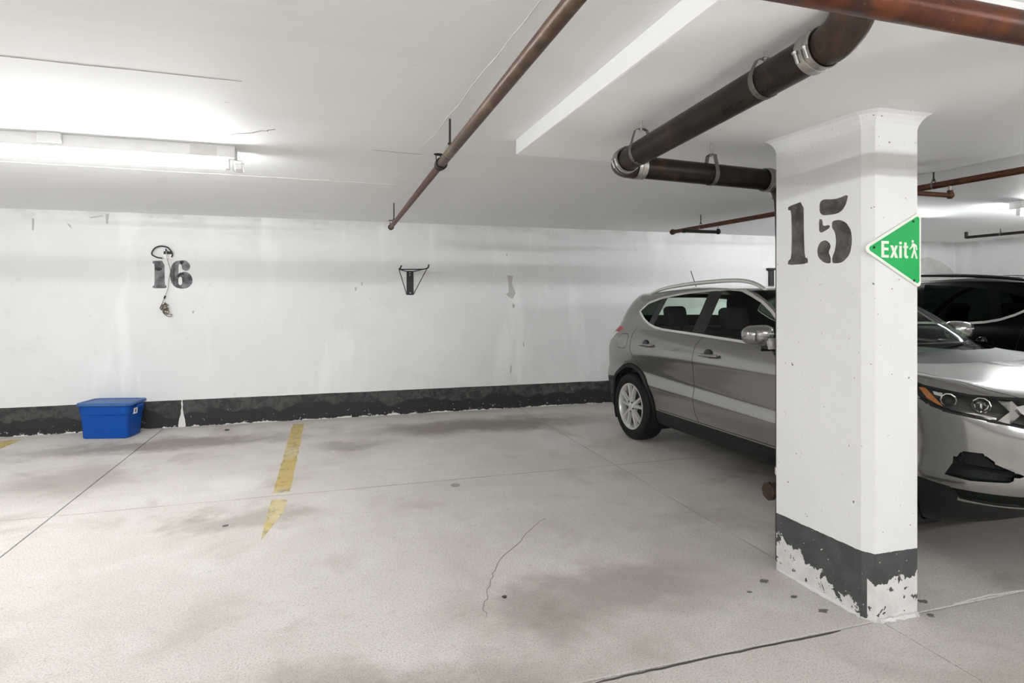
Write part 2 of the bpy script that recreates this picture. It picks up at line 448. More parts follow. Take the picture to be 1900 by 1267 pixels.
def wallbox(name, lo, hi, label):
    bm = NB(); box(bm, lo, hi); return struct(obj(name, bm, M['wall']), label, 'wall')
wallbox('wall_back', (X0 - .3, Y1, -.05), (X1 + .3, Y1 + .3, ZC + .05), 'white concrete wall with black skirting band behind the stalls')
wallbox('wall_right', (X1, Y0 - .3, -.05), (X1 + .3, Y1 + .02, ZC + .05), 'white concrete side wall beyond the black car')
wallbox('wall_left', (X0 - .3, Y0 - .3, -.05), (X0, Y1 + .02, ZC + .05), 'white concrete side wall far from the pillar')
wallbox('wall_front', (X0 - .3, Y0 - .3, -.05), (X1 + .3, Y0, ZC + .05), 'white concrete wall across the driving aisle')
# patched plaster on the back wall corner by the side wall
bm = NB()
prism(bm, [(9.0, 1.5), (9.05, 2.0), (9.3, 2.08), (9.6, 2.0), (9.86, 1.85), (9.88, 1.45), (9.5, 1.40)], lambda a, b, d: Vector((a, Y1 - d, b)), -.01, .006)
o = struct(obj('trim_2', bm, plain('bare_plaster', (.62, .61, .59), .8, 0, .25, 5)), 'grey bare plaster patch high on the wall corner', 'plaster patch')

wall_back = bpy.data.objects['wall_back']
M['plaster'] = plain('chipped_plaster_grey', (.50, .49, .475), .85, 0, .2, 30)
CH = [[(2.162, 1.70), (2.243, 1.69), (2.225, 1.60), (2.275, 1.47), (2.235, 1.395), (2.20, 1.41), (2.145, 1.455), (2.185, 1.48), (2.178, 1.63)],
      [(2.235, 1.335), (2.262, 1.325), (2.268, 1.295), (2.245, 1.27), (2.232, 1.30)], [(2.15, 1.975), (2.168, 1.97), (2.165, 1.935), (2.15, 1.945)],
      [(.28, 1.53), (.30, 1.545), (.305, 1.50), (.285, 1.49)], [(.355, 1.59), (.372, 1.60), (.375, 1.56), (.36, 1.555)],
      [(-1.44, 1.275), (-1.425, 1.27), (-1.43, 1.235), (-1.445, 1.245)], [(2.20, .52), (2.225, .56), (2.222, .46), (2.205, .44)], [(2.375, .83), (2.39, .84), (2.392, .78), (2.378, .785)],
      [(-2.92, 2.23), (-2.90, 2.22), (-2.905, 2.10), (-2.92, 2.11)], [(-2.62, 2.20), (-2.58, 2.165), (-2.575, 2.13), (-2.60, 2.16)], [(-2.42, 2.26), (-2.30, 2.285), (-2.28, 2.275), (-2.40, 2.245)], [(-2.27, 2.30), (-2.235, 2.30), (-2.245, 2.19), (-2.262, 2.20)]]
for ch in CH:
    bm = NB(); prism(bm, ch, lambda a, b, d: Vector((a, Y1 - d, b)), -.001, .0008); obj('paint_loss', bm, M['plaster'], wall_back)
# pillar: long face towards -X, chamfered front corner, flared top
PA, PBp, PC, PD, PE = (2.226, 2.56), (2.25, 2.065), (2.278, 2.018), (2.517, 2.015), (2.517, 2.56)
def pring(off):
    c = (2.38, 2.29); out = []
    poly = [PA, PBp, PC, PD, PE]
    n = len(poly); res = []
    for i in range(n):
        p0, p1, p2 = Vector(poly[i - 1]), Vector(poly[i]), Vector(poly[(i + 1) % n])
        e0 = (p1 - p0).normalized(); e1 = (p2 - p1).normalized()
        n0 = Vector((-e0.y, e0.x)); n1 = Vector((-e1.y, e1.x))
        if n0.dot(p1 - Vector(c)) < 0: n0 = -n0
        if n1.dot(p1 - Vector(c)) < 0: n1 = -n1
        m = (n0 + n1); m = m / m.dot(n0) ; res.append(p1 + m * off)
    return res
bm = NB(); prev = None
for z, off in [(-.02, 0), (.5, 0), (1.2, 0), (2.165, 0), (2.185, .004), (2.205, .012), (2.222, .024), (2.2345, .042)]:
    R = [bm.verts.new((p.x, p.y, z)) for p in pring(off)]
    if prev:
        for i in range(5): bm.faces.new((prev[i], prev[(i + 1) % 5], R[(i + 1) % 5], R[i]))
    prev = R
bm.faces.new(prev)
pillar = struct(obj('pillar', bm, M['pillar']), 'white painted concrete pillar with peeling black base', 'pillar')
# crumbled plaster fillet along the foot of the pillar
for (a, b) in (((2.232, 2.55), (2.256, 2.07)), ((2.285, 2.012), (2.515, 2.010))):
    bm = NB(); pts = []
    for i in range(22):
        f = i / 21; pts.append((a[0] + (b[0] - a[0]) * f + random.uniform(-.004, .004), a[1] + (b[1] - a[1]) * f + random.uniform(-.004, .004), .002))
    tube(bm, pts, [random.uniform(.008, .020) for _ in pts], 6)
    obj('plaster_fillet', bm, M['seal'], pillar, angle=50)

# stencilled numbers
ev = (Vector((PBp[0], PBp[1])) - Vector((PA[0], PA[1]))).normalized(); nv = Vector((ev.y, -ev.x))
if nv.x > 0: nv = -nv
def on_pillar(a, b, d): return Vector((PA[0] + ev.x * a + nv.x * d, PA[1] + ev.y * a + nv.y * d, b))
S15 = thing('stencil_number', 'brown grey spray painted number 15 on the pillar', 'number', (2.23, 2.3, 1.58))
def setc(o, par):
    o.parent = par; o.matrix_parent_inverse = Matrix.Translation(par.location).inverted(); return o
def smooth_poly(p, it=1):
    for _ in range(it):
        q = []
        for i in range(len(p)):
            a, b = p[i], p[(i + 1) % len(p)]
            q += [(a[0] * .8 + b[0] * .2, a[1] * .8 + b[1] * .2), (a[0] * .2 + b[0] * .8, a[1] * .2 + b[1] * .8)]
        p = q
    return p
D1 = [(0.08, 1.88), (0.178, 1.894), (0.18, 1.723), (0.185, 1.616), (0.204, 1.609), (0.204, 1.583), (0.078, 1.582), (0.08, 1.604), (0.1, 1.615), (0.104, 1.721), (0.1, 1.858), (0.08, 1.861)]
F5 = [[(0.274, 1.886), (0.37, 1.873), (0.432, 1.887), (0.42, 1.844), (0.4, 1.817), (0.37, 1.804), (0.274, 1.808)],
      [(0.271, 1.795), (0.289, 1.788), (0.292, 1.756), (0.331, 1.759), (0.331, 1.743), (0.271, 1.721)],
      [(0.344, 1.775), (0.385, 1.776), (0.42, 1.759), (0.445, 1.722), (0.451, 1.671), (0.44, 1.613), (0.4, 1.577), (0.346, 1.576), (0.344, 1.602), (0.36, 1.636), (0.367, 1.679), (0.36, 1.723), (0.344, 1.742)],
      [(0.337, 1.576), (0.297, 1.583), (0.265, 1.611), (0.259, 1.648), (0.276, 1.682), (0.308, 1.69), (0.331, 1.673), (0.337, 1.655), (0.324, 1.63), (0.337, 1.604)]]
bm = NB(); prism(bm, smooth_poly(D1), on_pillar, -.001, .0006); setc(obj('digit', bm, M['stencil15']), S15)
bm = NB()
for p in F5: prism(bm, smooth_poly(p, 2), on_pillar, -.001, .0006)
setc(obj('digit', bm, M['stencil15']), S15)
def on_wall(a, b, d): return Vector((a, Y1 - d, b))
S16 = thing('stencil_number', 'faded grey stencilled number 16 on the wall behind the hanging cable', 'number', (-1.64, 7.268, 1.51))
I1 = [(-1.831, 1.81), (-1.714, 1.816), (-1.713, 1.554), (-1.694, 1.542), (-1.696, 1.515), (-1.824, 1.514), (-1.831, 1.533), (-1.81, 1.55), (-1.81, 1.777), (-1.828, 1.785)]
I6 = [(-1.543, 1.823), (-1.498, 1.816), (-1.465, 1.774), (-1.465, 1.741), (-1.483, 1.711), (-1.513, 1.705), (-1.54, 1.719), (-1.547, 1.74), (-1.551, 1.773), (-1.57, 1.781), (-1.579, 1.764), (-1.581, 1.655), (-1.543, 1.694), (-1.506, 1.698), (-1.461, 1.669), (-1.44, 1.615), (-1.446, 1.564), (-1.483, 1.522), (-1.543, 1.509), (-1.603, 1.522), (-1.644, 1.563), (-1.661, 1.63), (-1.661, 1.696), (-1.648, 1.763), (-1.611, 1.81)]
H6 = [(-1.562, 1.643), (-1.545, 1.631), (-1.543, 1.564), (-1.562, 1.549), (-1.579, 1.559), (-1.581, 1.626)]
bm = NB(); prism(bm, smooth_poly(I1), on_wall, -.001, .0008); d1 = setc(obj('digit', bm, M['stencil16']), S16)
bm = NB(); prism_hole(bm, [smooth_poly(I6), smooth_poly(H6)], on_wall, -.001, .0008); d6 = setc(obj('digit', bm, M['stencil16']), S16)
bm = NB()
for p in ([(-1.80, 1.73), (-1.77, 1.738), (-1.735, 1.73), (-1.74, 1.715), (-1.77, 1.70), (-1.80, 1.715)], ):
    prism(bm, smooth_poly(p, 2), on_wall, -.001, .0013)
obj('residue', bm, M['stencil16d'], d1).matrix_parent_inverse = Matrix.Translation(S16.location).inverted() @ Matrix.Translation(S16.location)
bm = NB()
for p in ([(-1.63, 1.79), (-1.622, 1.79), (-1.618, 1.54), (-1.628, 1.54)], [(-1.565, 1.815), (-1.52, 1.815), (-1.545, 1.77), (-1.565, 1.785)], [(-1.60, 1.645), (-1.565, 1.69), (-1.53, 1.685), (-1.52, 1.66), (-1.55, 1.66), (-1.585, 1.63)]):
    prism(bm, smooth_poly(p, 1), on_wall, -.001, .0013)
obj('residue', bm, M['stencil16d'], d6)

# yellow bay lines
def line(label, polys):
    bm = NB()
    for p in polys: prism(bm, p, lambda a, b, d: Vector((a, b, d)), .0002, .0012)
    return tag(obj('parking_line', bm, M['yellow']), label, 'floor marking')
def ragged(x0, x1, ya, yb, n=14):
    L = [(x0 + random.uniform(-.005, .005), ya + (yb - ya) * i / n) for i in range(n + 1)]
    R = [(x1 + random.uniform(-.005, .005), yb + (ya - yb) * i / n) for i in range(n + 1)]
    return L + R
line('worn yellow bay line on the floor towards the wall rack', [ragged(-.395, -.275, 7.05, 4.62, 22), [(-.39, 4.47), (-.285, 4.45), (-.29, 4.2), (-.33, 4.02), (-.385, 3.75), (-.392, 4.1)]])
line('short yellow bay line beside the blue storage tote', [[(-3.12, 7.10), (-2.94, 7.11), (-2.95, 6.4), (-3.10, 6.4)]])

# ------------------------------------------------------------------ lights
def fixture(x0, x1, y, label, tubes='tube'):
    t = thing('fluorescent_light', label, 'ceiling light', (x0, y, ZC), 0, 'strip lights on the garage ceiling')
    Lh = x1 - x0
    bm = NB(); box(bm, (0, -.055, -.072), (Lh, .055, 0), .006, 2); obj('housing', bm, M['enamel'], t, angle=40)
    bm = NB(); box(bm, (Lh - .24, -.0565, -.066), (Lh - .10, -.054, -.010)); obj('chipped_patch', bm, M['enamel_old'], t)
    bm = NB(); box(bm, (Lh - .98, -.085, -.055), (Lh - .87, -.050, .0), .004, 2); obj('junction_box', bm, M['enamel'], t, angle=40)
    half = Lh / 2
    for a, b in (((.05, half - .03), (half + .03, Lh - .05)) if Lh > 1.6 else ((.05, Lh - .05),)):
        bm = NB(); tube(bm, [(a, 0, -.112), (b, 0, -.112)], .021, 10); obj('tube', bm, M[tubes], t, angle=60)
        for q in (a, b):
            bm = NB(); box(bm, (q - .013, -.016, -.134), (q + .013, .016, -.071), .003, 1); obj('lamp_holder', bm, M['enamel'], t)
    bm = NB()
    for xx in (Lh - .012, Lh + .035):
        tube(bm, [(xx, -.045, -.075), (xx, -.045, -.138), (xx, .045, -.138), (xx, .045, -.075)], .0016, 6)
    for yy in (-.045, .0, .045):
        tube(bm, [(Lh - .012, yy, -.138), (Lh + .035, yy, -.138)], .0016, 6); tube(bm, [(Lh + .035, yy, -.075), (Lh + .035, yy, -.138)], .0016, 6)
    for yy in (-.045, .045): tube(bm, [(Lh - .014, yy, -.086), (Lh + .035, yy, -.086)], .0016, 6)
    obj('wire_guard', bm, M['wire'], t)
    return t
fixture(-2.98, -.54, 3.92, 'long white strip light with a lit tube above the blue tote')
fixture(6.16, 8.38, 3.96, 'lit strip light on the ceiling beyond the black car')
for a, b, lb in ((-5.6, -3.16, 'added fill strip light over the driving aisle nearest the far side wall'), (-1.8, .64, 'added fill strip light over the driving aisle before the empty bay'), (4.4, 6.84, 'added fill strip light over the driving aisle before the black car')):
    fixture(a, b, -1.6, lb, 'tube_fill')  # unseen aisle lamps, added as fill light
fixture(.9, 3.34, -3.8, 'added fill strip light over the driving aisle before the pillar')  # another added lamp behind the camera, for fill
fixture(5.2, 6.4, 5.2, 'short added fill strip light hidden behind the pillar')  # added lamp, kept out of sight, brightens the right of the wall
fixture(-8.4, -5.96, 3.92, 'added fill strip light by the far side wall')  # added out-of-view lamp extending the row, for fill

# ------------------------------------------------------------------ pipes
def pipe_part(name, pts, r, mat, par, n=18): 
    bm = NB(); tube(bm, pts, r, n); return setc(obj(name, bm, mat, angle=50), par)
def clevis(par, p, r, ztop, axis, rod_r=.004, mat='hanger', rodmat='rod', strap=.018, flare=1.25):
    """loop hanger: strap loop under the pipe, rod up to the slab; axis = pipe direction"""
    p = Vector(p); ax = Vector(axis).normalized(); sd = ax.cross(Vector((0, 0, 1))).normalized(); up = Vector((0, 0, 1))
    pk = p + up * min(r * 1.9, (ztop - p.z) * .75)
    bm = NB(); R = r * 1.06; pts = []
    pts.append(pk + sd * r * .22); pts.append(pk - sd * 0 + sd * r * .55 - up * r * .12)
    for i in range(13):
        a = math.radians(25 - 230 * i / 12); pts.append(p + sd * R * math.cos(a) + up * R * math.sin(a))
    pts.append(pk - sd * r * .55 - up * r * .12); pts.append(pk - sd * r * .22)
    n = len(pts); A = []
    for q in pts:
        A.append((bm.verts.new(q - ax * strap / 2), bm.verts.new(q + ax * strap / 2)))
    for i in range(n):
        j = (i + 1) % n
        bm.faces.new((A[i][0], A[j][0], A[j][1], A[i][1]))
    ext = bmesh.ops.solidify(bm, geom=bm.faces[:], thickness=.0025)
    h = setc(obj('hanger', bm, M[mat]), par)
    bm = NB(); tube(bm, [pk - up * .012, Vector((p.x, p.y, ztop))], rod_r, 8); lathe(bm, [(0, -.004), (rod_r * 2, -.004), (rod_r * 2, .004), (0, .004)], pk, (0, 0, 1), 6)
    o = obj('rod', bm, M[rodmat], h); 
    o.matrix_parent_inverse = h.matrix_parent_inverse.copy()
    h.matrix_parent_inverse = Matrix.Translation(par.location).inverted()
    o.matrix_parent_inverse = Matrix.Identity(4)
    return h
def sprinkler(par, p, r):
    bm = NB(); p = Vector(p)
    tube(bm, [p, p + Vector((0, 0, r + .02))], .011, 10)
    tube(bm, [p + Vector((.012, 0, r + .018)), p + Vector((.012, 0, r + .045))], .003, 6); tube(bm, [p + Vector((-.012, 0, r + .018)), p + Vector((-.012, 0, r + .045))], .003, 6)
    lathe(bm, [(0, 0), (.024, .004), (.026, .008), (0, .011)], p + Vector((0, 0, r + .043)), (0, 0, 1), 14)
    return setc(obj('sprinkler_head', bm, M['dark_iron'], angle=40), par)

p1 = thing('sprinkler_pipe', 'brown steel sprinkler pipe running over the empty bay to the wall', 'pipe', (.58, 3.4, 2.145))
pipe_part('pipe_run', [(.58, .2, 2.165), (.58, 3.26, 2.146)], .0245, M['rust_main'], p1)
pipe_part('pipe_run', [(.58, 3.20, 2.146), (.587, 6.06, 2.122)], .0205, M['rust_far'], p1)
bm = NB(); lathe(bm, [(.0, 0), (.031, 0), (.034, .006), (.034, .026), (.028, .032), (.026, .05), (.030, .056), (.030, .064), (0, .064)], (.58, 3.195, 2.146), (0, 1, 0), 20); setc(obj('coupling', bm, M['dark_iron'], angle=40), p1)
bm = NB(); lathe(bm, [(.0, 0), (.026, 0), (.029, .006), (.029, .04), (.020, .055), (0, .055)], (.587, 6.04, 2.122), (0, 1, 0), 18); setc(obj('end_cap', bm, M['dark_iron'], angle=40), p1)
sprinkler(p1, (.58, 3.30, 2.146), .022); sprinkler(p1, (.587, 6.06, 2.122), .018)
clevis(p1, (.58, 2.964, 2.148), .0245, ZC, (0, 1, 0), .0055, strap=.010)
clevis(p1, (.587, 5.78, 2.124), .0205, ZC, (0, 1, 0), .0055, strap=.010)
clevis(p1, (.58, .6, 2.162), .0245, ZC, (0, 1, 0), .0055, strap=.010)

p2 = thing('sprinkler_pipe', 'orange rusted sprinkler pipe crossing below the drain elbow', 'pipe', (1.6, 1.0, 2.06))
pipe_part('pipe_run', [(-6.5, 1.0, 2.062), (9.3, 1.0, 2.062)], .0365, M['rust_red'], p2, 24)
for xx in (-4, -1.2, 3.4, 6.4): clevis(p2, (xx, 1.0, 2.062), .0365, ZC, (1, 0, 0), .0055, strap=.014)

p3 = thing('sprinkler_pipe', 'reddish brown sprinkler pipe above the grey car', 'pipe', (4.0, 4.0, 2.2))
def p3at(y): 
    f = (y - 2.6) / 3.5; return Vector((4.10 - .25 * f, y, 2.205 - .022 * f))
pipe_part('pipe_run', [p3at(.4), p3at(6.12)], .0225, M['rust_far'], p3)
bm = NB(); lathe(bm, [(0, -.03), (.022, -.03), (.032, -.015), (.034, 0), (.032, .015), (.022, .03), (0, .03)], p3at(6.12), (0, 1, 0), 18); setc(obj('end_cap', bm, M['rust_far'], angle=50), p3)
clevis(p3, p3at(5.62), .0225, ZC, (0, 1, 0), .005, strap=.010); clevis(p3, p3at(3.13), .0225, ZC, (0, 1, 0), .005, strap=.012)
for yy, mt, L in ((3.02, 'rust_far', .9), (5.34, 'dark_iron', .42)):
    c = p3at(yy); zb = c.z - .085
    bm = NB(); tube(bm, [c - Vector((0, 0, .015)), Vector((c.x, c.y, zb + .012))], .011, 10); setc(obj('drop_nipple', bm, M['hanger'], angle=50), p3)
    bm = NB(); lathe(bm, [(0, -.024), (.014, -.022), (.024, -.01), (.026, 0), (.024, .012), (.018, .024), (.018, .034), (0, .034)], (c.x, c.y, zb), (0, 0, 1), 16)
    setc(obj('elbow', bm, M[mt], angle=50), p3)
    pipe_part('branch_pipe', [(c.x, c.y, zb), (c.x - L, c.y, zb)], .0165, M[mt], p3, 14)
    bm = NB(); lathe(bm, [(0, -.02), (.022, -.02), (.022, .01), (0, .014)], (c.x - L, c.y, zb), (-1, 0, 0), 14); setc(obj('end_cap', bm, M[mt], angle=50), p3)

p4 = thing('sprinkler_pipe', 'thin dark sprinkler pipe in front of the far side wall', 'pipe', (8.43, 5.6, 2.24))
pipe_part('pipe_run', [(8.43, 6.03, 2.245), (8.43, 2.0, 2.242)], .019, M['dark_iron'], p4, 14)
pipe_part('riser', [(8.43, 6.03, 2.235), (8.43, 6.03, ZC)], .021, M['dark_iron'], p4, 14)
clevis(p4, (8.43, 5.59, 2.244), .019, ZC, (0, 1, 0), .004, strap=.010)

# cast-iron drain
dr = thing('drain_pipe', 'dark cast iron drain pipe with steel clamps turning into the pillar', 'pipe', (1.38, 2.6, 2.1))
RD = .056
zr = lambda y: 2.154 - .052 * (y - 1.3)
yE = 2.70; bend = .085
P_end = zr(yE)
# riser elbow near the camera
cen = Vector((1.38, 1.28 + .10, zr(1.38) + .10))
pts = [Vector((1.38, 1.28, ZP))] + arc3(cen, (0, -1, 0), (0, 0, -1), .10, 0, 86, 12)
bm = NB(); tube(bm, pts, RD * 1.04, 24); setc(obj('elbow', bm, M['iron_rust'], angle=50), dr)
bm = NB(); tube(bm, [(1.38, 1.36, zr(1.36)), (1.38, yE - bend - .03, zr(yE - bend))], RD, 28); run1 = setc(obj('pipe_run', bm, M['iron'], angle=50), dr)
cen = Vector((1.38 + bend, yE - bend, P_end))
pts = arc3(cen, (-1, 0, 0), (0, 1, 0), bend, -4, 94, 14)
bm = NB(); tube(bm, pts, RD * 1.08, 24); setc(obj('elbow', bm, M['iron_rust'], angle=50), dr)
bm = NB(); tube(bm, [(1.38 + bend + .01, yE, P_end), (2.30, yE, P_end - .022)], RD, 28); run2 = setc(obj('pipe_run', bm, M['iron'], angle=50), dr)
cen = Vector((2.31, yE, P_end - .022 - .09))
pts = arc3(cen, (0, 0, 1), (1, 0, 0), .09, -6, 92, 12)
bm = NB(); tube(bm, pts, RD * 1.08, 24); setc(obj('elbow', bm, M['iron_rust'], angle=50), dr)
xr = 2.352
bm = NB(); tube(bm, [(2.40, yE, P_end - .11), (2.39, yE - .02, 1.90), (xr, yE - .07, 1.72), (xr, yE - .07, .0)], .054, 20); setc(obj('riser', bm, M['dark_iron'], angle=50), dr)
def clampband(p, ax, r, wd):
    ax = Vector(ax)
    bm = NB(); h = wd / 2
    prof = [(r, -h), (r * 1.05, -h), (r * 1.06, -h + .004), (r * 1.03, -h + .010), (r * 1.03, -.004), (r * 1.07, -.003), (r * 1.07, .003), (r * 1.03, .004), (r * 1.03, h - .010), (r * 1.06, h - .004), (r * 1.05, h), (r, h)]
    lathe(bm, prof, p, ax, 32)
    o = setc(obj('coupling', bm, M['clamp'], angle=35), dr)
    a, b = frame_at(ax.normalized())
    for s in (-1, 1):
        bm = NB(); q = Vector(p) + ax.normalized() * s * (h - .009)
        for ang in (200,):
            d = a * math.cos(math.radians(ang)) + b * math.sin(math.radians(ang)); tg = ax.normalized().cross(d)
            c = q + d * r * 1.09
            tube(bm, [c - tg * .016, c + tg * .016], .0055, 8); tube(bm, [c + tg * .014, c + tg * .022], .008, 6)
        k = obj('screw', bm, M['hanger'], o); 
    return o
clampband((1.38, 1.418, zr(1.418)), (0, 1, -.052), RD * 1.06, .055)
clampband((1.38, yE - bend - .012, zr(yE - bend)), (0, 1, -.052), RD * 1.08, .05)
clampband((1.38 + bend + .035, yE, P_end), (1, 0, 0), RD * 1.08, .05)
clampband((2.285, yE, P_end - .022), (1, 0, 0), RD * 1.08, .045)
clevis(dr, (1.38, 2.461, zr(2.461)), RD, ZP, (0, 1, -.05), .005, strap=.024, rodmat='hanger')
clevis(dr, (1.38, 1.64, zr(1.64)), RD, ZP, (0, 1, -.05), .005, strap=.024, rodmat='hanger')
clevis(dr, (1.93, yE, P_end - .012), RD, ZP, (1, 0, 0), .005, strap=.024, rodmat='hanger')
# raised bead along the run
bm = NB()
for i in range(46):
    yy = 1.48 + i * .022; q = Vector((1.38 - .018, yy, zr(yy))) + Vector((-.020, 0, -.050))
    bmesh.ops.create_icosphere(bm, subdivisions=1, radius=random.uniform(.0015, .004), matrix=Matrix.Translation(q))
o = obj('weld_bead', bm, M['iron'], run1)
bm = NB(); lathe(bm, [(0, -.005), (.047, -.005), (.050, 0), (.050, .012), (.042, .018), (.042, .075), (0, .075)], (2.236, yE - .07, .385), (1, 0, 0), 8); setc(obj('cleanout_plug', bm, M['iron_rust'], angle=30), dr)
bm = NB(); tube(bm, [(xr, yE - .07, .46), (xr, yE - .07, .50)], .0565, 16); setc(obj('joint_ring', bm, M['seal'], angle=30), dr)
bm = NB(); box(bm, (2.196, 2.575, 1.145), (2.32, 2.59, 1.205), .003, 1); box(bm, (2.200, 2.566, 1.16), (2.21, 2.60, 1.19), .002, 1); setc(obj('strap', bm, M['hanger']), dr)

# ------------------------------------------------------------------ exit sign on the pillar end face
sg = thing('exit_sign', 'green triangular Exit sign with white border fixed to the pillar', 'sign', (2.40, 2.0135, 1.478))
def on_end(a, b, d): return Vector((a, 2.0135 - d, b))
def rtri(P, r, n=6):
    out = []
    for i in range(3):
        p0, p1, p2 = Vector(P[i - 1]), Vector(P[i]), Vector(P[(i + 1) % 3])
        a = (p0 - p1).normalized(); b = (p2 - p1).normalized(); ang = a.angle(b)
        t = r / math.tan(ang / 2); s = p1 + a * t; e = p1 + b * t; c = p1 + (a + b).normalized() * r / math.sin(ang / 2)
        a0 = math.atan2(*(s - c).yx); a1 = math.atan2(*(e - c).yx)
        d = (a1 - a0 + PI) % (2 * PI) - PI
        for k in range(n + 1): out.append((c.x + r * math.cos(a0 + d * k / n), c.y + r * math.sin(a0 + d * k / n)))
    return out
TR = [(2.195, 1.6305), (2.533, 1.806), (2.533, 1.455)]
bm = NB(); prism(bm, rtri(TR, .018), on_end, 0, .003); setc(obj('plate', bm, M['sign_white']), sg)
cx, cy = 2.42, 1.6305
TI = [(2.2225, 1.6305), (2.5235, 1.7868), (2.5235, 1.4742)]
bm = NB(); prism(bm, rtri(TI, .012), on_end, .002, .0036); setc(obj('green_field', bm, M['green']), sg)
def poly_sign(name, polys):
    bm = NB()
    for p in polys: prism(bm, p, on_end, .003, .0043)
    return setc(obj(name, bm, M['sign_white']), sg)
T0, T1 = 1.5925, 1.6655
st = .0145
poly_sign('letter', [[(2.303, T0), (2.345, T0), (2.345, T0 + .012), (2.318, T0 + .012), (2.318, 1.6245), (2.343, 1.6245), (2.343, 1.6365), (2.318, 1.6365), (2.318, T1 - .012), (2.345, T1 - .012), (2.345, T1), (2.303, T1)]])
xh = 1.647
poly_sign('letter', [[(2.353, xh), (2.370, xh), (2.376, 1.632), (2.382, xh), (2.397, xh), (2.384, 1.621), (2.398, T0), (2.381, T0), (2.375, 1.609), (2.368, T0), (2.352, T0), (2.367, 1.620)]])
poly_sign('letter', [[(2.405, T0), (2.4195, T0), (2.4195, xh), (2.405, xh)], [(2.405, 1.653), (2.4195, 1.653), (2.4195, 1.664), (2.405, 1.664)]])
poly_sign('letter', [[(2.434, 1.662), (2.4475, 1.662), (2.4475, xh), (2.456, xh), (2.456, 1.637), (2.4475, 1.637), (2.4475, 1.606), (2.451, 1.603), (2.456, 1.603), (2.456, T0 - .0005), (2.445, T0 - .001), (2.437, T0 + .003), (2.434, T0 + .010), (2.434, 1.637), (2.4285, 1.637), (2.4285, xh), (2.434, xh)]])
head = [(2.4835 + .0065 * math.cos(i * PI / 6), 1.668 + .0065 * math.sin(i * PI / 6)) for i in range(12)]
poly_sign('walking_figure', [head, [(2.480, 1.659), (2.489, 1.660), (2.507, 1.651), (2.510, 1.630), (2.504, 1.629), (2.502, 1.644), (2.4975, 1.645), (2.4985, 1.631), (2.512, 1.592), (2.503, 1.590), (2.493, 1.617), (2.483, 1.593), (2.473, 1.594), (2.488, 1.632), (2.486, 1.645), (2.480, 1.640), (2.466, 1.630), (2.463, 1.635), (2.475, 1.645)]])
for a, b in ((2.262, 1.636), (2.487, 1.757), (2.492, 1.494)):
    bm = NB(); lathe(bm, [(0, -.003), (.0055, -.003), (.0055, .002), (.003, .004), (0, .004)], (a, 2.0135 - .004, b), (0, -1, 0), 12); setc(obj('bolt', bm, M['black'], angle=40), sg)

# ------------------------------------------------------------------ blue storage tote
tt = thing('storage_tote', 'blue plastic storage tote with lid standing against the wall', 'storage box', (-2.13, 7.02, 0), math.radians(-13))
def rrect(w2, d2, r, n=5):
    out = []
    for cx_, cy_, a0 in ((w2 - r, d2 - r, 0), (-w2 + r, d2 - r, 90), (-w2 + r, -d2 + r, 180), (w2 - r, -d2 + r, 270)):
        for k in range(n + 1):
            a = math.radians(a0 + 90 * k / n); out.append((cx_ + r * math.cos(a), cy_ + r * math.sin(a)))
    return out
def stack(bm, secs, cap0=True, cap1=True):
    prev = None
    for (w2, d2, r, z) in secs:
        R = [bm.verts.new((p[0], p[1], z)) for p in rrect(w2, d2, r)]
        if prev:
            for i in range(len(R)): bm.faces.new((prev[i], prev[(i + 1) % len(R)], R[(i + 1) % len(R)], R[i]))
        elif cap0: bm.faces.new(R[::-1])
        prev = R
    if cap1: bm.faces.new(prev)
bm = NB(); stack(bm, [(.210, .125, .03, .0), (.218, .132, .035, .006), (.236, .146, .04, .235), (.242, .152, .04, .242), (.250, .158, .045, .335), (.256, .163, .045, .337), (.256, .163, .045, .345)])
obj('tub', bm, M['blue'], tt, angle=30)
bm = NB(); stack(bm, [(.262, .168, .05, .330), (.268, .174, .055, .333), (.268, .174, .055, .352), (.262, .168, .05, .360), (.235, .142, .05, .362), (.225, .132, .05, .354), (.215, .122, .05, .354)])
obj('lid', bm, M['blue_lid'], tt, angle=30)
bm = NB(); box(bm, (.2535, -.045, .300), (.285, .045, .325), .008, 2); obj('handle', bm, M['blue'], tt, angle=30)
bm = NB(); th = math.atan2(.018, .229)
mt = Matrix.Translation((.2415, -.03, .262)) @ Matrix.Rotation(math.radians(5), 4, 'Y')
box(bm, (-.001, -.034, -.030), (.0045, .034, .030), mtx=mt); stk = obj('sticker', bm, M['paper'], tt)
bm = NB(); prism(bm, [(.010 * math.cos(a) * 1.2, .018 * math.sin(a)) for a in [i * PI / 6 for i in range(12)]], lambda a, b, d: mt @ Vector((.0045 + d, a, b)), -.001, .0006); obj('print', bm, M['print_dark'], stk)

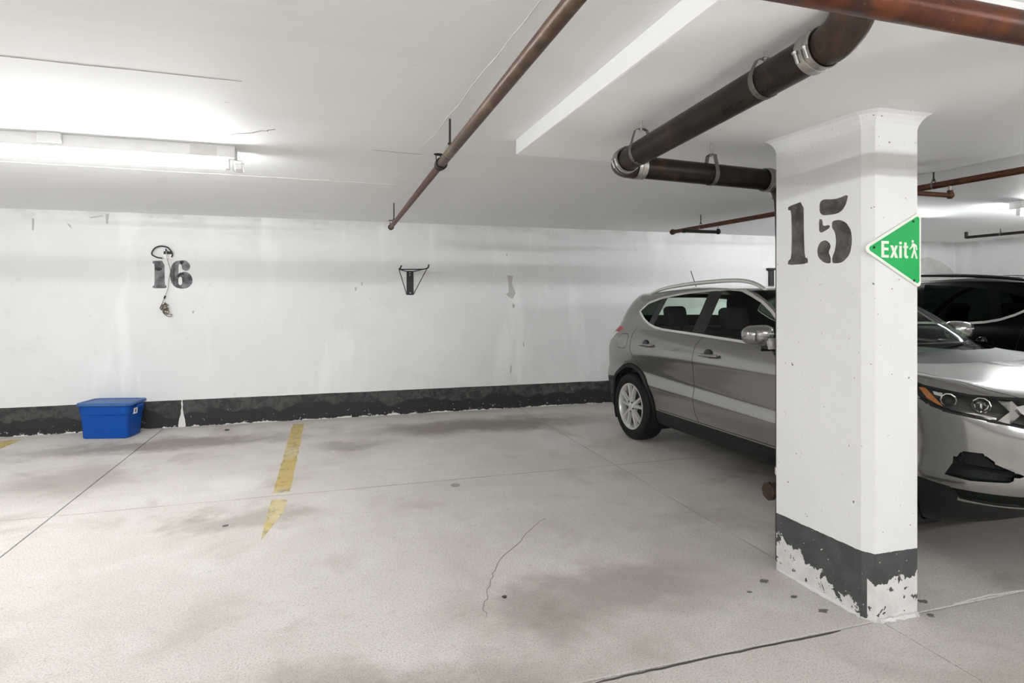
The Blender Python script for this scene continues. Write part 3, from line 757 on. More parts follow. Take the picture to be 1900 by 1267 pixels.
# ------------------------------------------------------------------ wall rack and hanging cable
def wall_rack(x, z, label, zflip=1):
    t = thing('wall_rack', label, 'wall bracket', (x, Y1, z))
    bm = NB(); box(bm, (-.040, -.012, 0), (.042, .001, .29), .002, 1); pl = obj('back_plate', bm, M['black'], t)
    for a, b in ((-.002, .268), (-.002, .240), (.004, .025)):
        bm = NB(); lathe(bm, [(0, 0), (.0075, 0), (.006, .003), (0, .004)], (a, -.012, b), (0, -1, 0), 10); obj('screw', bm, M['screw'], pl)
    for s in (-1, 1):
        e = Vector((-.158, -.25, .297)) if s < 0 else Vector((.170, -.25, .312))
        bm = NB(); tube(bm, [(s * .036, -.006, .283), tuple(e)], .0065, 8); tube(bm, [tuple(e), tuple(e + Vector((.012 * (1 if s < 0 else 1), -.02, .012))), tuple(e + Vector((.026 if s < 0 else .016, -.03, .045)))], .0085, 8); obj('arm', bm, M['black'], t)
        bm = NB(); tube(bm, [(s * .040, -.008, .006), tuple(e)], .0048, 8); obj('strut', bm, M['black'], t)
    bm = NB(); tube(bm, [(-.158, -.25, .297), (0, -.245, .300), (.12, -.248, .302), (.170, -.25, .312)], .0065, 8); obj('crossbar', bm, M['black'], t)
    bm = NB(); tube(bm, [(-.044, -.008, .006), (.046, -.008, .006)], .006, 8); obj('foot_bar', bm, M['black'], t)
    return t
wall_rack(.930, 1.446, 'black folding rack bracket on the wall of the empty bay')
t = thing('wall_bracket', 'black upright bracket post on the wall behind the grey car', 'wall bracket', (6.215, Y1, 1.40))
bm = NB(); box(bm, (-.04, -.03, 0), (.045, .001, .445), .003, 1); obj('post', bm, M['black'], t)
bm = NB(); box(bm, (-.075, -.06, .415), (.045, 0, .445), .003, 1); obj('cap', bm, M['black'], t)

hk = thing('wall_hook', 'small steel plate hook on the wall above number 16', 'hook', (-1.688, Y1, 1.83))
bm = NB(); prism(bm, [(-.045, 0), (.045, 0), (.045, .005), (.03, .09), (-.03, .09), (-.045, .005)], lambda a, b, d: Vector((a, -d, b)), -.001, .004)
obj('plate', bm, M['hanger'], hk)
bm = NB(); box(bm, (-.035, -.006, .055), (.05, -.003, .085)); obj('backing', bm, M['dark_iron'], hk)
bm = NB(); tube(bm, [(-.01, 0, .10), (-.005, -.03, .085), (.0, -.055, .088), (.0, -.06, .11)], .0055, 8); obj('peg', bm, M['dark_iron'], hk)
ck = thing('hanging_cable', 'thin steel cable with black loop and wire coil hanging over number 16', 'cable', (-1.68, 7.23, 1.40))
def catmull(P, n=6, closed=False):
    P = [Vector(p) for p in P]; out = []; m = len(P)
    for i in range(m if closed else m - 1):
        p0 = P[(i - 1) % m] if closed or i > 0 else P[0]; p1 = P[i]; p2 = P[(i + 1) % m]; p3 = P[(i + 2) % m] if closed or i + 2 < m else P[-1]
        for k in range(n):
            t = k / n
            out.append(.5 * ((2 * p1) + (p2 - p0) * t + (2 * p0 - 5 * p1 + 4 * p2 - p3) * t * t + (3 * p1 - p0 - 3 * p2 + p3) * t ** 3))
    return out if closed else out + [P[-1]]
yl = Y1 - .035
loop = [(-1.729, 1.839), (-1.773, 1.846), (-1.824, 1.874), (-1.82, 1.915), (-1.788, 1.953), (-1.736, 1.969), (-1.678, 1.956), (-1.645, 1.919), (-1.63, 1.878), (-1.641, 1.849)]
bm = NB(); tube(bm, catmull([(a, yl, b) for a, b in loop], 5), .0075, 8); setc(obj('loop', bm, M['black'], angle=50), ck)
cab = [(-1.688, 1.93), (-1.685, 1.885), (-1.678, 1.836), (-1.656, 1.753), (-1.648, 1.695), (-1.663, 1.596), (-1.67, 1.513), (-1.70, 1.422), (-1.72, 1.37)]
bm = NB(); tube(bm, catmull([(a, Y1 - .05, b) for a, b in cab], 5), .0042, 8); setc(obj('cable', bm, M['hanger'], angle=50), ck)
bm = NB(); tube(bm, [(-1.694, Y1 - .05, 1.433), (-1.706, Y1 - .05, 1.405)], .010, 8); setc(obj('ferrule', bm, M['black'], angle=50), ck)
bm = NB(); P = []
for i in range(70):
    a = i * .62; rr = .030 + .008 * math.sin(i * .37)
    P.append((-1.70 + rr * math.cos(a) + .012 * math.sin(i * .11), Y1 - .045 + .022 * math.sin(a * .9), 1.29 + .6 * rr * math.sin(a) + .035 * math.cos(i * .13)))
tube(bm, P, .0038, 6)
tube(bm, catmull([(-1.72, Y1 - .04, 1.37), (-1.735, Y1 - .045, 1.33), (-1.75, Y1 - .04, 1.30), (-1.735, Y1 - .04, 1.285), (-1.72, Y1 - .04, 1.31), (-1.70, Y1 - .04, 1.36), (-1.685, Y1 - .04, 1.33)], 5), .0038, 6)
tube(bm, catmull([(-1.71, Y1 - .04, 1.24), (-1.68, Y1 - .04, 1.215), (-1.645, Y1 - .04, 1.21), (-1.635, Y1 - .04, 1.23), (-1.66, Y1 - .04, 1.235), (-1.69, Y1 - .04, 1.23)], 5), .0038, 6)
setc(obj('wire_coil', bm, mat_rust('brassy_wire', [(.10, .08, .05), (.20, .16, .10), (.13, .09, .05), (.3, .25, .18)], .4, .6, 30), angle=50), ck)

# ------------------------------------------------------------------ floor bits
M['faintchip'] = plain('grey_brown_chip', (.17, .15, .13), .9, 0, .3)
def blob(name, x, y, r, mat, label, cat, flat=.6):
    bm = NB(); bmesh.ops.create_icosphere(bm, subdivisions=2, radius=r)
    for v in bm.verts: v.co = Vector((v.co.x * random.uniform(.8, 1.25), v.co.y * random.uniform(.8, 1.25), max(v.co.z, -r * .5) * flat + r * .5 * flat))
    o = obj(name, bm, mat); o.location = (x, y, 0); return tag(o, label, cat)
blob('pebble', 2.70, 4.60, .014, M['pebble'], 'tiny pale pebble on the floor near the rear wheel', 'pebble')
blob('leaf_scrap', .79, 2.70, .012, M['debris'], 'small dark scrap on the floor beside the crack', 'scrap', .4)
blob('leaf_scrap', -.62, 4.05, .018, M['crack'], 'flat dark scrap on the floor near the yellow line', 'scrap', .15)
blob('leaf_scrap', -1.05, 6.95, .025, M['debris'], 'dark scrap on the floor between tote and yellow line', 'scrap', .3)
bm = NB(); lathe(bm, [(0, 0), (.035, 0), (.037, .0015), (.030, .003), (0, .003)], (0, 0, 0), (0, 0, 1), 20); o = obj('floor_plug', bm, plain('grey_plug', (.30, .285, .265), .6), angle=40); o.location = (.906, 4.416, 0)
tag(o, 'small round grey plug set in the floor', 'plug')
def flake(x, y, r, label):
    n = 9; P = [(x + r * random.uniform(.35, 1.2) * math.cos(2 * PI * i / n) * 1.5, y + r * random.uniform(.35, 1.2) * math.sin(2 * PI * i / n)) for i in range(n)]
    bm = NB(); prism(bm, P, lambda a, b, d: Vector((a, b, d)), .0, .003); return tag(obj('paint_chip', bm, M['faintchip']), label, 'paint chip')
for x, y, r, lb in [(2.07, 2.47, .020, 'dark paint chip by the back of the pillar foot'), (2.10, 2.30, .014, 'dark paint chip beside the long pillar face'), (2.13, 2.16, .022, 'dark paint chip near the chamfered pillar corner'),
                    (2.56, 1.985, .014, 'dark paint chip at the end corner of the pillar'), (2.64, 2.09, .018, 'dark paint chip past the end of the pillar'), (1.93, 2.40, .010, 'small dark paint chip furthest out from the long pillar face')]:
    flake(x, y, r, lb)
# ------------------------------------------------------------------ cars
#  name: (xr, xf, halfwidth, rear arc, front arc, z rear, z side rear, z side front, z front)
RINGS = [(-.60, 3.00, .720, .40, .50, .33, .22, .22, .36), (-.72, 3.16, .800, .40, .55, .35, .235, .235, .37), (-.78, 3.24, .845, .40, .58, .40, .31, .31, .385),
         (-.81, 3.29, .862, .42, .60, .47, .47, .41, .43), (-.82, 3.32, .882, .42, .60, .56, .61, .51, .52), (-.82, 3.33, .864, .42, .62, .66, .71, .62, .62),
         (-.80, 3.33, .874, .42, .64, .78, .81, .76, .71), (-.76, 3.30, .886, .44, .66, .90, .915, .875, .79), (-.72, 3.23, .870, .46, .68, 1.00, 1.00, .955, .87),
         (-.70, 3.08, .848, .46, .64, 1.05, 1.05, 1.005, .935), (-.68, 2.75, .828, .46, .54, 1.08, 1.08, 1.035, 1.0), (-.66, 2.36, .806, .46, .42, 1.12, 1.11, 1.06, 1.07),
         (-.60, 1.98, .738, .46, .30, 1.30, 1.275, 1.28, 1.29), (-.50, 1.62, .672, .44, .24, 1.43, 1.40, 1.447, 1.46), (-.44, 1.44, .612, .40, .28, 1.47, 1.45, 1.487, 1.495),
         (-.30, 1.20, .42, .35, .30, 1.485, 1.475, 1.505, 1.505), (-.10, .95, .0, .2, .3, 1.49, 1.485, 1.515, 1.51)]
BOW = [0] * 13 + [.022, .026, .03, .032]
NA, NS, NF, SUB = 14, 46, 22, 5

def contour(r, bow):
    xr, xf, w, ar, af, zr_, zs0, zs1, zf = r; out = []
    nr, nf = 3.2, 2.9
    for i in range(NA):
        th = PI / 2 * i / NA; x = xr + ar - ar * math.cos(th) ** (2 / nr); y = w * math.sin(th) ** (2 / nr)
        out.append((x, y, zr_ + (zs0 - zr_) * math.sin(th) ** 2))
    a, b = xr + ar, xf - af
    for i in range(NS + 1):
        f = i / NS; out.append((a + (b - a) * f, w, zs0 + (zs1 - zs0) * f + bow * (1 - (2 * f - 1) ** 2)))
    for i in range(1, NF + 1):
        th = PI / 2 * (1 - i / NF); x = b + af * math.cos(th) ** (2 / nf); y = w * max(math.sin(th), 0) ** (2 / nf)
        if i == NF: y = 0
        out.append((x, y, zs1 + (zf - zs1) * (1 - math.sin(th) ** 2)))
    out[0] = (out[0][0], 0, out[0][2])
    return out

def mono(P, n):
    """monotone cubic through list of scalars, n samples per interval"""
    m = len(P); d = [P[i + 1] - P[i] for i in range(m - 1)]; t = [0] * m
    t[0], t[-1] = d[0], d[-1]
    for i in range(1, m - 1): t[i] = 0 if d[i - 1] * d[i] <= 0 else 2 * d[i - 1] * d[i] / (d[i - 1] + d[i])
    out = []
    for i in range(m - 1):
        for k in range(n):
            s = k / n; h = s * s * (3 - 2 * s)
            out.append(P[i] * (1 - h) + P[i + 1] * h + t[i] * (s ** 3 - 2 * s * s + s) + t[i + 1] * (s ** 3 - s * s))
    return out + [P[-1]]

def pip(p, poly):
    c = False; n = len(poly); x, y = p
    for i in range(n):
        a, b = poly[i], poly[i - 1]
        if (a[1] > y) != (b[1] > y) and x < (b[0] - a[0]) * (y - a[1]) / (b[1] - a[1]) + a[0]: c = not c
    return c

def inset(poly, d):
    A = sum(poly[i - 1][0] * poly[i][1] - poly[i][0] * poly[i - 1][1] for i in range(len(poly)))
    s = 1 if A > 0 else -1; out = []
    for i in range(len(poly)):
        p0, p1, p2 = Vector(poly[i - 1]), Vector(poly[i]), Vector(poly[(i + 1) % len(poly)])
        e0 = (p1 - p0).normalized(); e1 = (p2 - p1).normalized()
        n0 = Vector((-e0.y, e0.x)) * s; n1 = Vector((-e1.y, e1.x)) * s
        m = n0 + n1; m = m / max(m.dot(n0), .35); q = p1 + m * d; out.append((q.x, q.y))
    return out

def band(line, w):
    L, R = [], []
    for i, p in enumerate(line):
        a = Vector(line[max(i - 1, 0)]); b = Vector(line[min(i + 1, len(line) - 1)]); t = (b - a).normalized()
        L.append((p[0] - t.y * w / 2, p[1] + t.x * w / 2)); R.append((p[0] + t.y * w / 2, p[1] - t.x * w / 2))
    return L + R[::-1]

class Cutter:
    def __init__(s, bm): s.bm = bm
    def cut(s, poly, e1, e2, sel, closed=True):
        e1, e2 = Vector(e1), Vector(e2); n = len(poly); bm = s.bm
        bm.faces.ensure_lookup_table()
        for i in range(n if closed else n - 1):
            p, q = poly[i], poly[(i + 1) % n]
            lo0, hi0 = min(p[0], q[0]) - .001, max(p[0], q[0]) + .001; lo1, hi1 = min(p[1], q[1]) - .001, max(p[1], q[1]) + .001
            fs = []
            for f in bm.faces:
                if not sel(f): continue
                a = [v.co.dot(e1) for v in f.verts]
                if max(a) < lo0 or min(a) > hi0: continue
                b = [v.co.dot(e2) for v in f.verts]
                if max(b) < lo1 or min(b) > hi1: continue
                fs.append(f)
            if not fs: continue
            d = Vector((q[0] - p[0], q[1] - p[1]))
            if d.length < 1e-6: continue
            d.normalize(); no = e1 * (-d.y) + e2 * d.x; co = e1 * p[0] + e2 * p[1]
            es = list({e for f in fs for e in f.edges}); vs = list({v for f in fs for v in f.verts})
            bmesh.ops.bisect_plane(bm, geom=fs + es + vs, plane_co=co, plane_no=no, dist=2e-5)
    def inside(s, poly, e1, e2, sel):
        e1, e2 = Vector(e1), Vector(e2); out = []
        for f in s.bm.faces:
            if sel(f):
                c = f.calc_center_median()
                if pip((c.dot(e1), c.dot(e2)), poly): out.append(f)
        return out

DLO = [(-.045, 1.275), (.02, 1.235), (.10, 1.19), (.20, 1.15), (.32, 1.122), (.45, 1.108), (.93, 1.092), (1.30, 1.078), (1.75, 1.062), (2.02, 1.052), (1.93, 1.13),
       (1.80, 1.235), (1.68, 1.325), (1.56, 1.395), (1.43, 1.445), (1.30, 1.482), (1.15, 1.492), (.95, 1.487), (.62, 1.464), (.28, 1.422), (.07, 1.368)]

WARP = [(-.90, -.80), (-.45, -.55), (0, -.155), (.3, .155), (1.0, .90), (1.75, 1.68), (2.05, 1.99), (2.45, 2.44), (4.0, 4.0)]
def wx_(x):
    if x <= WARP[0][0]: return x + WARP[0][1] - WARP[0][0]
    for (a, b), (c, d) in zip(WARP, WARP[1:]):
        if x <= c: return b + (d - b) * (x - a) / (c - a)
    return x

def build_car(name, label, M_paint, M_glass, loc, rotz, S=(1, 1, 1), fine=True):
    root = thing(name, label, 'car', loc, rotz)
    rows = [contour(r, b) for r, b in zip(RINGS, BOW)]
    nu = len(rows[0]); cols = []
    for u in range(nu):
        cols.append([mono([rows[k][u][c] for k in range(len(rows))], SUB) for c in range(3)])
    nvv = len(cols[0][0])
    bm = NB(); lu = bm.faces.layers.int.new('iu'); lv = bm.faces.layers.int.new('iv'); lp = bm.faces.layers.int.new('part')
    G = [[bm.verts.new((cols[u][0][v], -cols[u][1][v], cols[u][2][v])) for v in range(nvv)] for u in range(nu)]
    for u in range(nu - 1):
        for v in range(nvv - 1):
            q = [G[u][v], G[u + 1][v], G[u + 1][v + 1], G[u][v + 1]]
            try: f = bm.faces.new(q)
            except ValueError: continue
            f[lu] = u; f[lv] = v
    bmesh.ops.remove_doubles(bm, verts=bm.verts[:], dist=1e-5)
    bmesh.ops.recalc_face_normals(bm, faces=bm.faces[:])
    bm.normal_update()
    up = sum(f.normal.z for f in bm.faces if f[lv] > nvv - 8)
    if up < 0: bmesh.ops.reverse_faces(bm, faces=bm.faces[:])
    bm.normal_update()
    C = Cutter(bm)
    X, Z, Yv = (1, 0, 0), (0, 0, 1), (0, 1, 0)
    side = lambda f: f[lu] >= 2 and f[lu] < NA + NS + 14 and f[lv] < 14 * SUB
    sd = lambda f: NA - 8 <= f[lu] < NA + NS + 8 and f[lv] < 14 * SUB
    names = ['body_shell']
    def part(fs, nm):
        if nm not in names: names.append(nm)
        i = names.index(nm)
        for f in fs: f[lp] = i
    AR, AX = .375, (0.0, 2.38)
    circ = lambda cx, cz, r, n=40: [(cx + r * math.cos(2 * PI * i / n), cz + r * math.sin(2 * PI * i / n)) for i in range(n)]
    wf = lambda f: f[lv] < 8 * SUB and f.calc_center_median().y < -.55
    for ax in AX:
        C.cut(circ(ax, .345, AR + .042), X, Z, wf); C.cut(circ(ax, .345, AR), X, Z, wf)
    # sill cladding line
    low = [(-1, .372), (4, .372)]
    C.cut(low, X, Z, lambda f: f[lv] < 5 * SUB and NA <= f[lu] <= NA + NS, False)
    C.cut([(-1, .40), (.1, .40)], X, Z, lambda f: f[lu] < NA + 2 and f[lv] < 6 * SUB, False)
    # glasshouse
    C.cut(DLO, X, Z, sd); DI = inset(DLO, .020); C.cut(DI, X, Z, sd)
    BP = [(.845, 1.05), (1.0, 1.05), (1.105, 1.52), (.945, 1.52)]; QF = [(.17, 1.10), (.27, 1.10), (.385, 1.46), (.30, 1.46)]
    C.cut(BP, X, Z, sd); C.cut(QF, X, Z, sd)
    # door shut lines
    seam_f = [(1.075, 1.53), (1.05, 1.30), (1.01, 1.09), (.985, 1.0), (.98, .67), (.99, .45), (1.03, .385)]
    seam_r = [(.02, 1.245), (.015, 1.05), (.03, .88), (.12, .80), (.22, .74)]
    seam_a = [(2.03, 1.05), (2.06, .80), (2.04, .50), (1.99, .385)]
    seam_b = [(.46, .385), (1.03, .385), (1.99, .385)]
    sw = .0055; SE = [band(l, sw) for l in (seam_f, seam_r, seam_a, seam_b)]
    for q in SE: C.cut(q, X, Z, sd)
    fuel = smooth_poly([(-.26, .905), (-.06, .905), (-.04, 1.045), (-.24, 1.045)], 1); FO = inset(fuel, -.004)
    if fine: C.cut(fuel, X, Z, sd); C.cut(FO, X, Z, sd)
    tail = [(-.24, 1.105), (-.40, 1.115), (-.60, 1.09), (-.80, 1.03), (-.80, .93), (-.62, .925), (-.46, .955), (-.36, 1.03)]
    tl = lambda f: f[lu] < NA + 4 and f[lv] < 13 * SUB
    C.cut(tail, X, Z, tl); C.cut([(-.30, 1.06), (-.85, 1.06)], X, Z, tl, False)
    # hood shut line (seen from above)
    hood = [(3.5, .01), (3.30, .01), (3.27, -.30), (3.17, -.52), (3.02, -.655), (2.80, -.725), (2.45, -.752), (2.08, -.752), (1.98, -.74)]
    hl = lambda f: f[lv] > 8 * SUB - 3 and f[lv] < 12 * SUB and f[lu] > NA + NS // 2
    hs = band(hood[1:], .007); C.cut(hs, X, Yv, hl)
    hpoly = hood[1:] + [(1.7, -.5), (1.7, .02)]
    # head lamp, fog lamp pocket, lower grille seen across the corner
    E1 = (.85, .53, 0); fr = lambda f: f[lu] > NA + NS - 12 and f[lv] < 11 * SUB
    nz = Vector((.53, -.85, 0))
    HL = [(1.855, .985), (1.92, .966), (1.99, .952), (2.14, .931), (2.344, .920), (2.47, .913), (2.46, .775), (2.344, .790), (2.204, .815), (2.077, .832), (1.999, .851), (1.945, .878), (1.90, .925)]
    HI = inset(HL, .010)
    FG = [(2.036, .523), (2.09, .625), (2.112, .653), (2.187, .656), (2.262, .600), (2.345, .567), (2.285, .529), (2.141, .515)]
    LG = [(2.048, .462), (2.120, .463), (2.285, .463), (2.60, .463), (2.60, .41), (2.245, .403), (2.109, .410)]
    LIP = [(1.5, .480), (1.93, .478), (2.02, .470), (2.06, .466), (2.105, .398), (2.9, .390)]
    BS = band([(1.70, .80), (1.90, .812), (1.935, .83), (1.962, .862)], .005)
    for q in (HL, HI, FG, LG, BS): C.cut(q, E1, Z, fr)
    C.cut(LIP, E1, Z, fr, False)
    GR = [(.01, .90), (-.40, .895), (-.62, .86), (-.42, .63), (.01, .60)]; GO = inset(GR, -.03)
    gf = lambda f: f[lu] > NA + NS + NF // 2 and f[lv] < 10 * SUB
    C.cut(GR, Yv, Z, gf); C.cut(GO, Yv, Z, gf)
    bm.normal_update()
    # ---- classification
    part([f for f in bm.faces if f[lv] < 1 * SUB], 'underbody')
    part([f for f in bm.faces if f[lv] < 4 * SUB and NA <= f[lu] <= NA + NS and f.calc_center_median().z < .372], 'sill_cladding')
    part([f for f in bm.faces if f[lv] < 6 * SUB and f[lu] < NA + 2 and f.calc_center_median().z < .40], 'sill_cladding')
    LP = LIP + [(2.9, 0), (1.5, 0)]
    part(C.inside(LP, E1, Z, fr), 'bumper_lip')
    dpoly_f = seam_f[::-1] + [(1.3, 1.53), (1.6, 1.40), (2.05, 1.06)] + seam_a
    FDOOR = [(1.03, .385), (.99, .45), (.98, .67), (.985, 1.0), (1.01, 1.09), (1.05, 1.30), (1.075, 1.53), (1.35, 1.53), (1.7, 1.36), (2.03, 1.05), (2.06, .80), (2.04, .50), (1.99, .385)]
    RDOOR = [(1.03, .385), (.99, .45), (.98, .67), (.985, 1.0), (1.01, 1.09), (1.05, 1.30), (1.075, 1.53), (.3, 1.5), (.02, 1.245), (.015, 1.05), (.03, .88), (.12, .80), (.22, .74), (.40, .60), (.46, .385)]
    part([f for f in C.inside(FDOOR, X, Z, sd) if f.calc_center_median().z < 1.10 or pip(f.calc_center_median().xz, DLO)], 'front_door')
    part([f for f in C.inside(RDOOR, X, Z, sd) if f.calc_center_median().z < 1.27 or pip(f.calc_center_median().xz, DLO)], 'rear_door')
    for q in SE: part([f for f in C.inside(q, X, Z, sd) if not (f.calc_center_median().z > 1.12 and not pip(f.calc_center_median().xz, DLO))], 'shut_line')
    part(C.inside(DLO, X, Z, sd), 'window_trim')
    if not fine:
        part([f for f in C.inside(DLO, X, Z, sd) if f.calc_center_median().z > 1.268 or f.calc_center_median().x > 1.7], 'pillar_trim')
    gl = C.inside(DI, X, Z, sd)
    for f in gl:
        c = f.calc_center_median(); p = (c.x, c.z)
        if pip(p, BP) or pip(p, QF): part([f], 'pillar_trim')
        elif c.x < .3 + (c.z - 1.10) * .33 - .09 and c.x < .42: part([f], 'quarter_glass')
        elif c.x < .95 + .2 * (c.z - 1.05): part([f], 'rear_side_glass')
        else: part([f], 'front_side_glass')
    for ax in AX: part(C.inside(circ(ax, .345, AR + .042), X, Z, wf), 'arch_trim')
    kill = [f for ax in AX for f in C.inside(circ(ax, .345, AR), X, Z, wf)]
    if fine:
        part(C.inside(FO, X, Z, sd), 'shut_line'); part(C.inside(fuel, X, Z, sd), 'fuel_door')
    tf = C.inside(tail, X, Z, tl)
    part([f for f in tf if f.calc_center_median().z > 1.06], 'tail_lamp'); part([f for f in tf if f.calc_center_median().z <= 1.06], 'tail_lamp_clear')
    part([f for f in C.inside(hpoly, X, Yv, hl)], 'hood'); part(C.inside(hs, X, Yv, hl), 'shut_line')
    # windscreen and tail window from the grid
    part([f for f in bm.faces if 11 * SUB <= f[lv] < 13 * SUB + 2 and f[lu] >= NA + NS + 3], 'windscreen')
    part([f for f in bm.faces if 11 * SUB - 3 <= f[lv] < 11 * SUB and f[lu] >= NA + NS - 1], 'cowl')
    part([f for f in bm.faces if 11 * SUB + 3 <= f[lv] < 13 * SUB - 1 and f[lu] < NA - 6], 'tail_window')
    part(C.inside(BS, E1, Z, fr), 'shut_line')
    part(C.inside(HL, E1, Z, fr), 'lamp_surround'); part(C.inside(HI, E1, Z, fr), 'head_lamp_lens')
    part(C.inside(FG, E1, Z, fr), 'fog_pocket'); part(C.inside(LG, E1, Z, fr), 'lower_grille')
    part(C.inside(GO, Yv, Z, gf), 'grille_frame'); part(C.inside(GR, Yv, Z, gf), 'grille')
    if kill: bmesh.ops.delete(bm, geom=kill, context='FACES')
    bm.normal_update()
    mats = dict(body_shell=M_paint, underbody=M['gap'], sill_cladding=M['plastic'], bumper_lip=M['plastic'], front_door=M_paint, rear_door=M_paint, shut_line=M['gap'],
                window_trim=M['chrome'], pillar_trim=M['gloss_black'] if fine else M_paint, quarter_glass=M['glass_dark'], rear_side_glass=M_glass, front_side_glass=M_glass, arch_trim=M['plastic'],
                fuel_door=M_paint, tail_lamp=M['red'], tail_lamp_clear=M['lampwhite'], hood=M_paint, windscreen=M_glass, cowl=M['plastic'], tail_window=M_glass,
                lamp_surround=M['gap'], head_lamp_lens=M['lens'], fog_pocket=M['grille'], lower_grille=M['grille'], grille_frame=M['chrome'], grille=M['grille'])
    inward = dict(fog_pocket=.045, lower_grille=.02, grille=.03, shut_line=.002)
    proud = dict(arch_trim=.008, window_trim=.003)
    both = {'front_door', 'rear_door', 'window_trim', 'pillar_trim', 'quarter_glass', 'rear_side_glass', 'front_side_glass', 'arch_trim', 'tail_lamp', 'tail_lamp_clear', 'head_lamp_lens', 'lamp_surround', 'fog_pocket', 'lower_grille', 'sill_cladding', 'shut_line'}
    bvh = BVHTree.FromBMesh(bm)
    bm.verts.index_update()
    nrm = {}
    for v in bm.verts:
        n = v.normal.copy()
        if abs(v.co.y) < 1e-4: n.y = 0; n.normalize()
        nrm[v] = n
    out = {}
    for i, nm in enumerate(names):
        fs = [f for f in bm.faces if f[lp] == i]
        if not fs: continue
        groups = [fs]
        if nm in ('arch_trim', 'pillar_trim', 'shut_line', 'sill_cladding', 'window_trim'):
            groups, todo = [], set(fs)
            while todo:
                st_ = [todo.pop()]; comp = list(st_)
                while st_:
                    for v in st_.pop().verts:
                        for g_ in v.link_faces:
                            if g_ in todo: todo.discard(g_); st_.append(g_); comp.append(g_)
                groups.append(comp)
            groups = [g_ for g_ in groups if sum(f.calc_area() for f in g_) > 2e-4]
        for fs, sides in [(g_, s_) for g_ in groups for s_ in (((-1,), (1,)) if nm in both else ((-1, 1),))]:
            if nm == 'fuel_door': sides = (-1,)
            V, Nn, F, ix = [], [], [], {}
            off = proud.get(nm, 0) - inward.get(nm, 0)
            for s in sides:
                for f in fs:
                    q = []
                    for v in f.verts:
                        key = (v, s if abs(v.co.y) > 1e-4 else 0)
                        if key not in ix:
                            ix[key] = len(V); n = nrm[v]; c = v.co + (Vector((-.53, .85, 0)) * (-off) if nm in ('fog_pocket', 'lower_grille') else n * off)
                            V.append((wx_(c.x) * S[0], c.y * S[1] * (-s), c.z * S[2])); Nn.append((n.x, n.y * (-s), n.z))
                        q.append(ix[key])
                    F.append(q if s == -1 else q[::-1])
            if nm in ('fog_pocket', 'lower_grille', 'grille'):   # pocket walls back to the skin
                for s in sides:
                    fset = set(fs)
                    for f in fs:
                        for e in f.edges:
                            if sum(1 for g_ in e.link_faces if g_ in fset) == 1:
                                q = []
                                for v in e.verts: q.append(ix[(v, s if abs(v.co.y) > 1e-4 else 0)])
                                for v in reversed(list(e.verts)):
                                    V.append((wx_(v.co.x) * S[0], v.co.y * S[1] * (-s), v.co.z * S[2])); n = nrm[v]; Nn.append((n.x, n.y * (-s), n.z)); q.append(len(V) - 1)
                                F.append(q)
            me = bpy.data.meshes.new(nm); me.from_pydata(V, [], F); me.update()
            me.polygons.foreach_set('use_smooth', [True] * len(me.polygons))
            if nm not in ('fog_pocket', 'lower_grille', 'grille'): me.normals_split_custom_set_from_vertices(Nn)
            me.materials.append(mats[nm])
            o = bpy.data.objects.new('tail_lamp' if nm == 'tail_lamp_clear' else nm, me); COL.objects.link(o); o.parent = root
            out.setdefault(nm, []).append(o)
    def sub(o, par): o.parent = par; return o
    sv = lambda x, y, z: Vector((wx_(x) * S[0], y * S[1], z * S[2]))
    # ---- wheel wells, wheels
    for ax in AX:
        for s in (-1, 1):
            bm2 = NB(); pts = [(ax + (AR + .004) * math.cos(a), .345 + (AR + .004) * math.sin(a)) for a in [math.radians(-28 + 236 * i / 24) for i in range(25)]]
            A = [bm2.verts.new(sv(p[0], s * .868, p[1])) for p in pts]; B = [bm2.verts.new(sv(p[0], s * .52, p[1])) for p in pts]
            for i in range(24): bm2.faces.new((A[i], A[i + 1], B[i + 1], B[i]))
            bm2.faces.new(B)
            obj('wheel_well', bm2, M['gap'], root, smooth=True)
            wheel(root, sv(ax, s * .762, .331), s, S)
    # ---- floor pan, cabin
    bm2 = NB(); box(bm2, sv(-.45, -.70, .24), sv(2.9, .70, .36), .02, 1); obj('floor_pan', bm2, M['gap'], root)
    bm2 = NB(); box(bm2, sv(1.72, -.70, .55), sv(2.22, .70, 1.03), .06, 3); obj('dashboard', bm2, M['dash'], root, angle=40)
    bm2 = NB(); box(bm2, sv(-.62, -.74, .36), sv(-.10, .74, 1.10), .04, 2); obj('parcel_shelf', bm2, M['dash'], root, angle=40)
    for s in (-1, 1):
        bm2 = NB(); box(bm2, sv(.1, s * .80 - .02, .36), sv(1.95, s * .80 + .02, 1.03), .015, 2); obj('door_card', bm2, M['dash'], root)
    def seat(x, y, w2, hr):
        bm2 = NB(); box(bm2, sv(x, y - w2, .42), sv(x + .48, y + w2, .60), .06, 3)
        mtx = Matrix.Translation(sv(x + .04, y, .58)) @ Matrix.Rotation(math.radians(-16), 4, 'Y')
        box(bm2, (-.07, -w2 * S[1], -.05), (.07, w2 * S[1], .52), .055, 3, mtx); st_ = obj('seat', bm2, M['cloth'], root, angle=50)
        for yy in hr:
            bm2 = NB(); box(bm2, (-.05, yy - .125, .56), (.05, yy + .125, .775), .048, 4, mtx)
            tube(bm2, [mtx @ Vector((0, yy - .05, .50)), mtx @ Vector((0, yy - .05, .60))], .007, 6); tube(bm2, [mtx @ Vector((0, yy + .05, .50)), mtx @ Vector((0, yy + .05, .60))], .007, 6)
            obj('headrest', bm2, M['cloth'], st_, angle=50)
    seat(.98, -.36, .25, (0,)); seat(.98, .36, .25, (0,)); seat(.20, 0, .62, (-.38, .38))
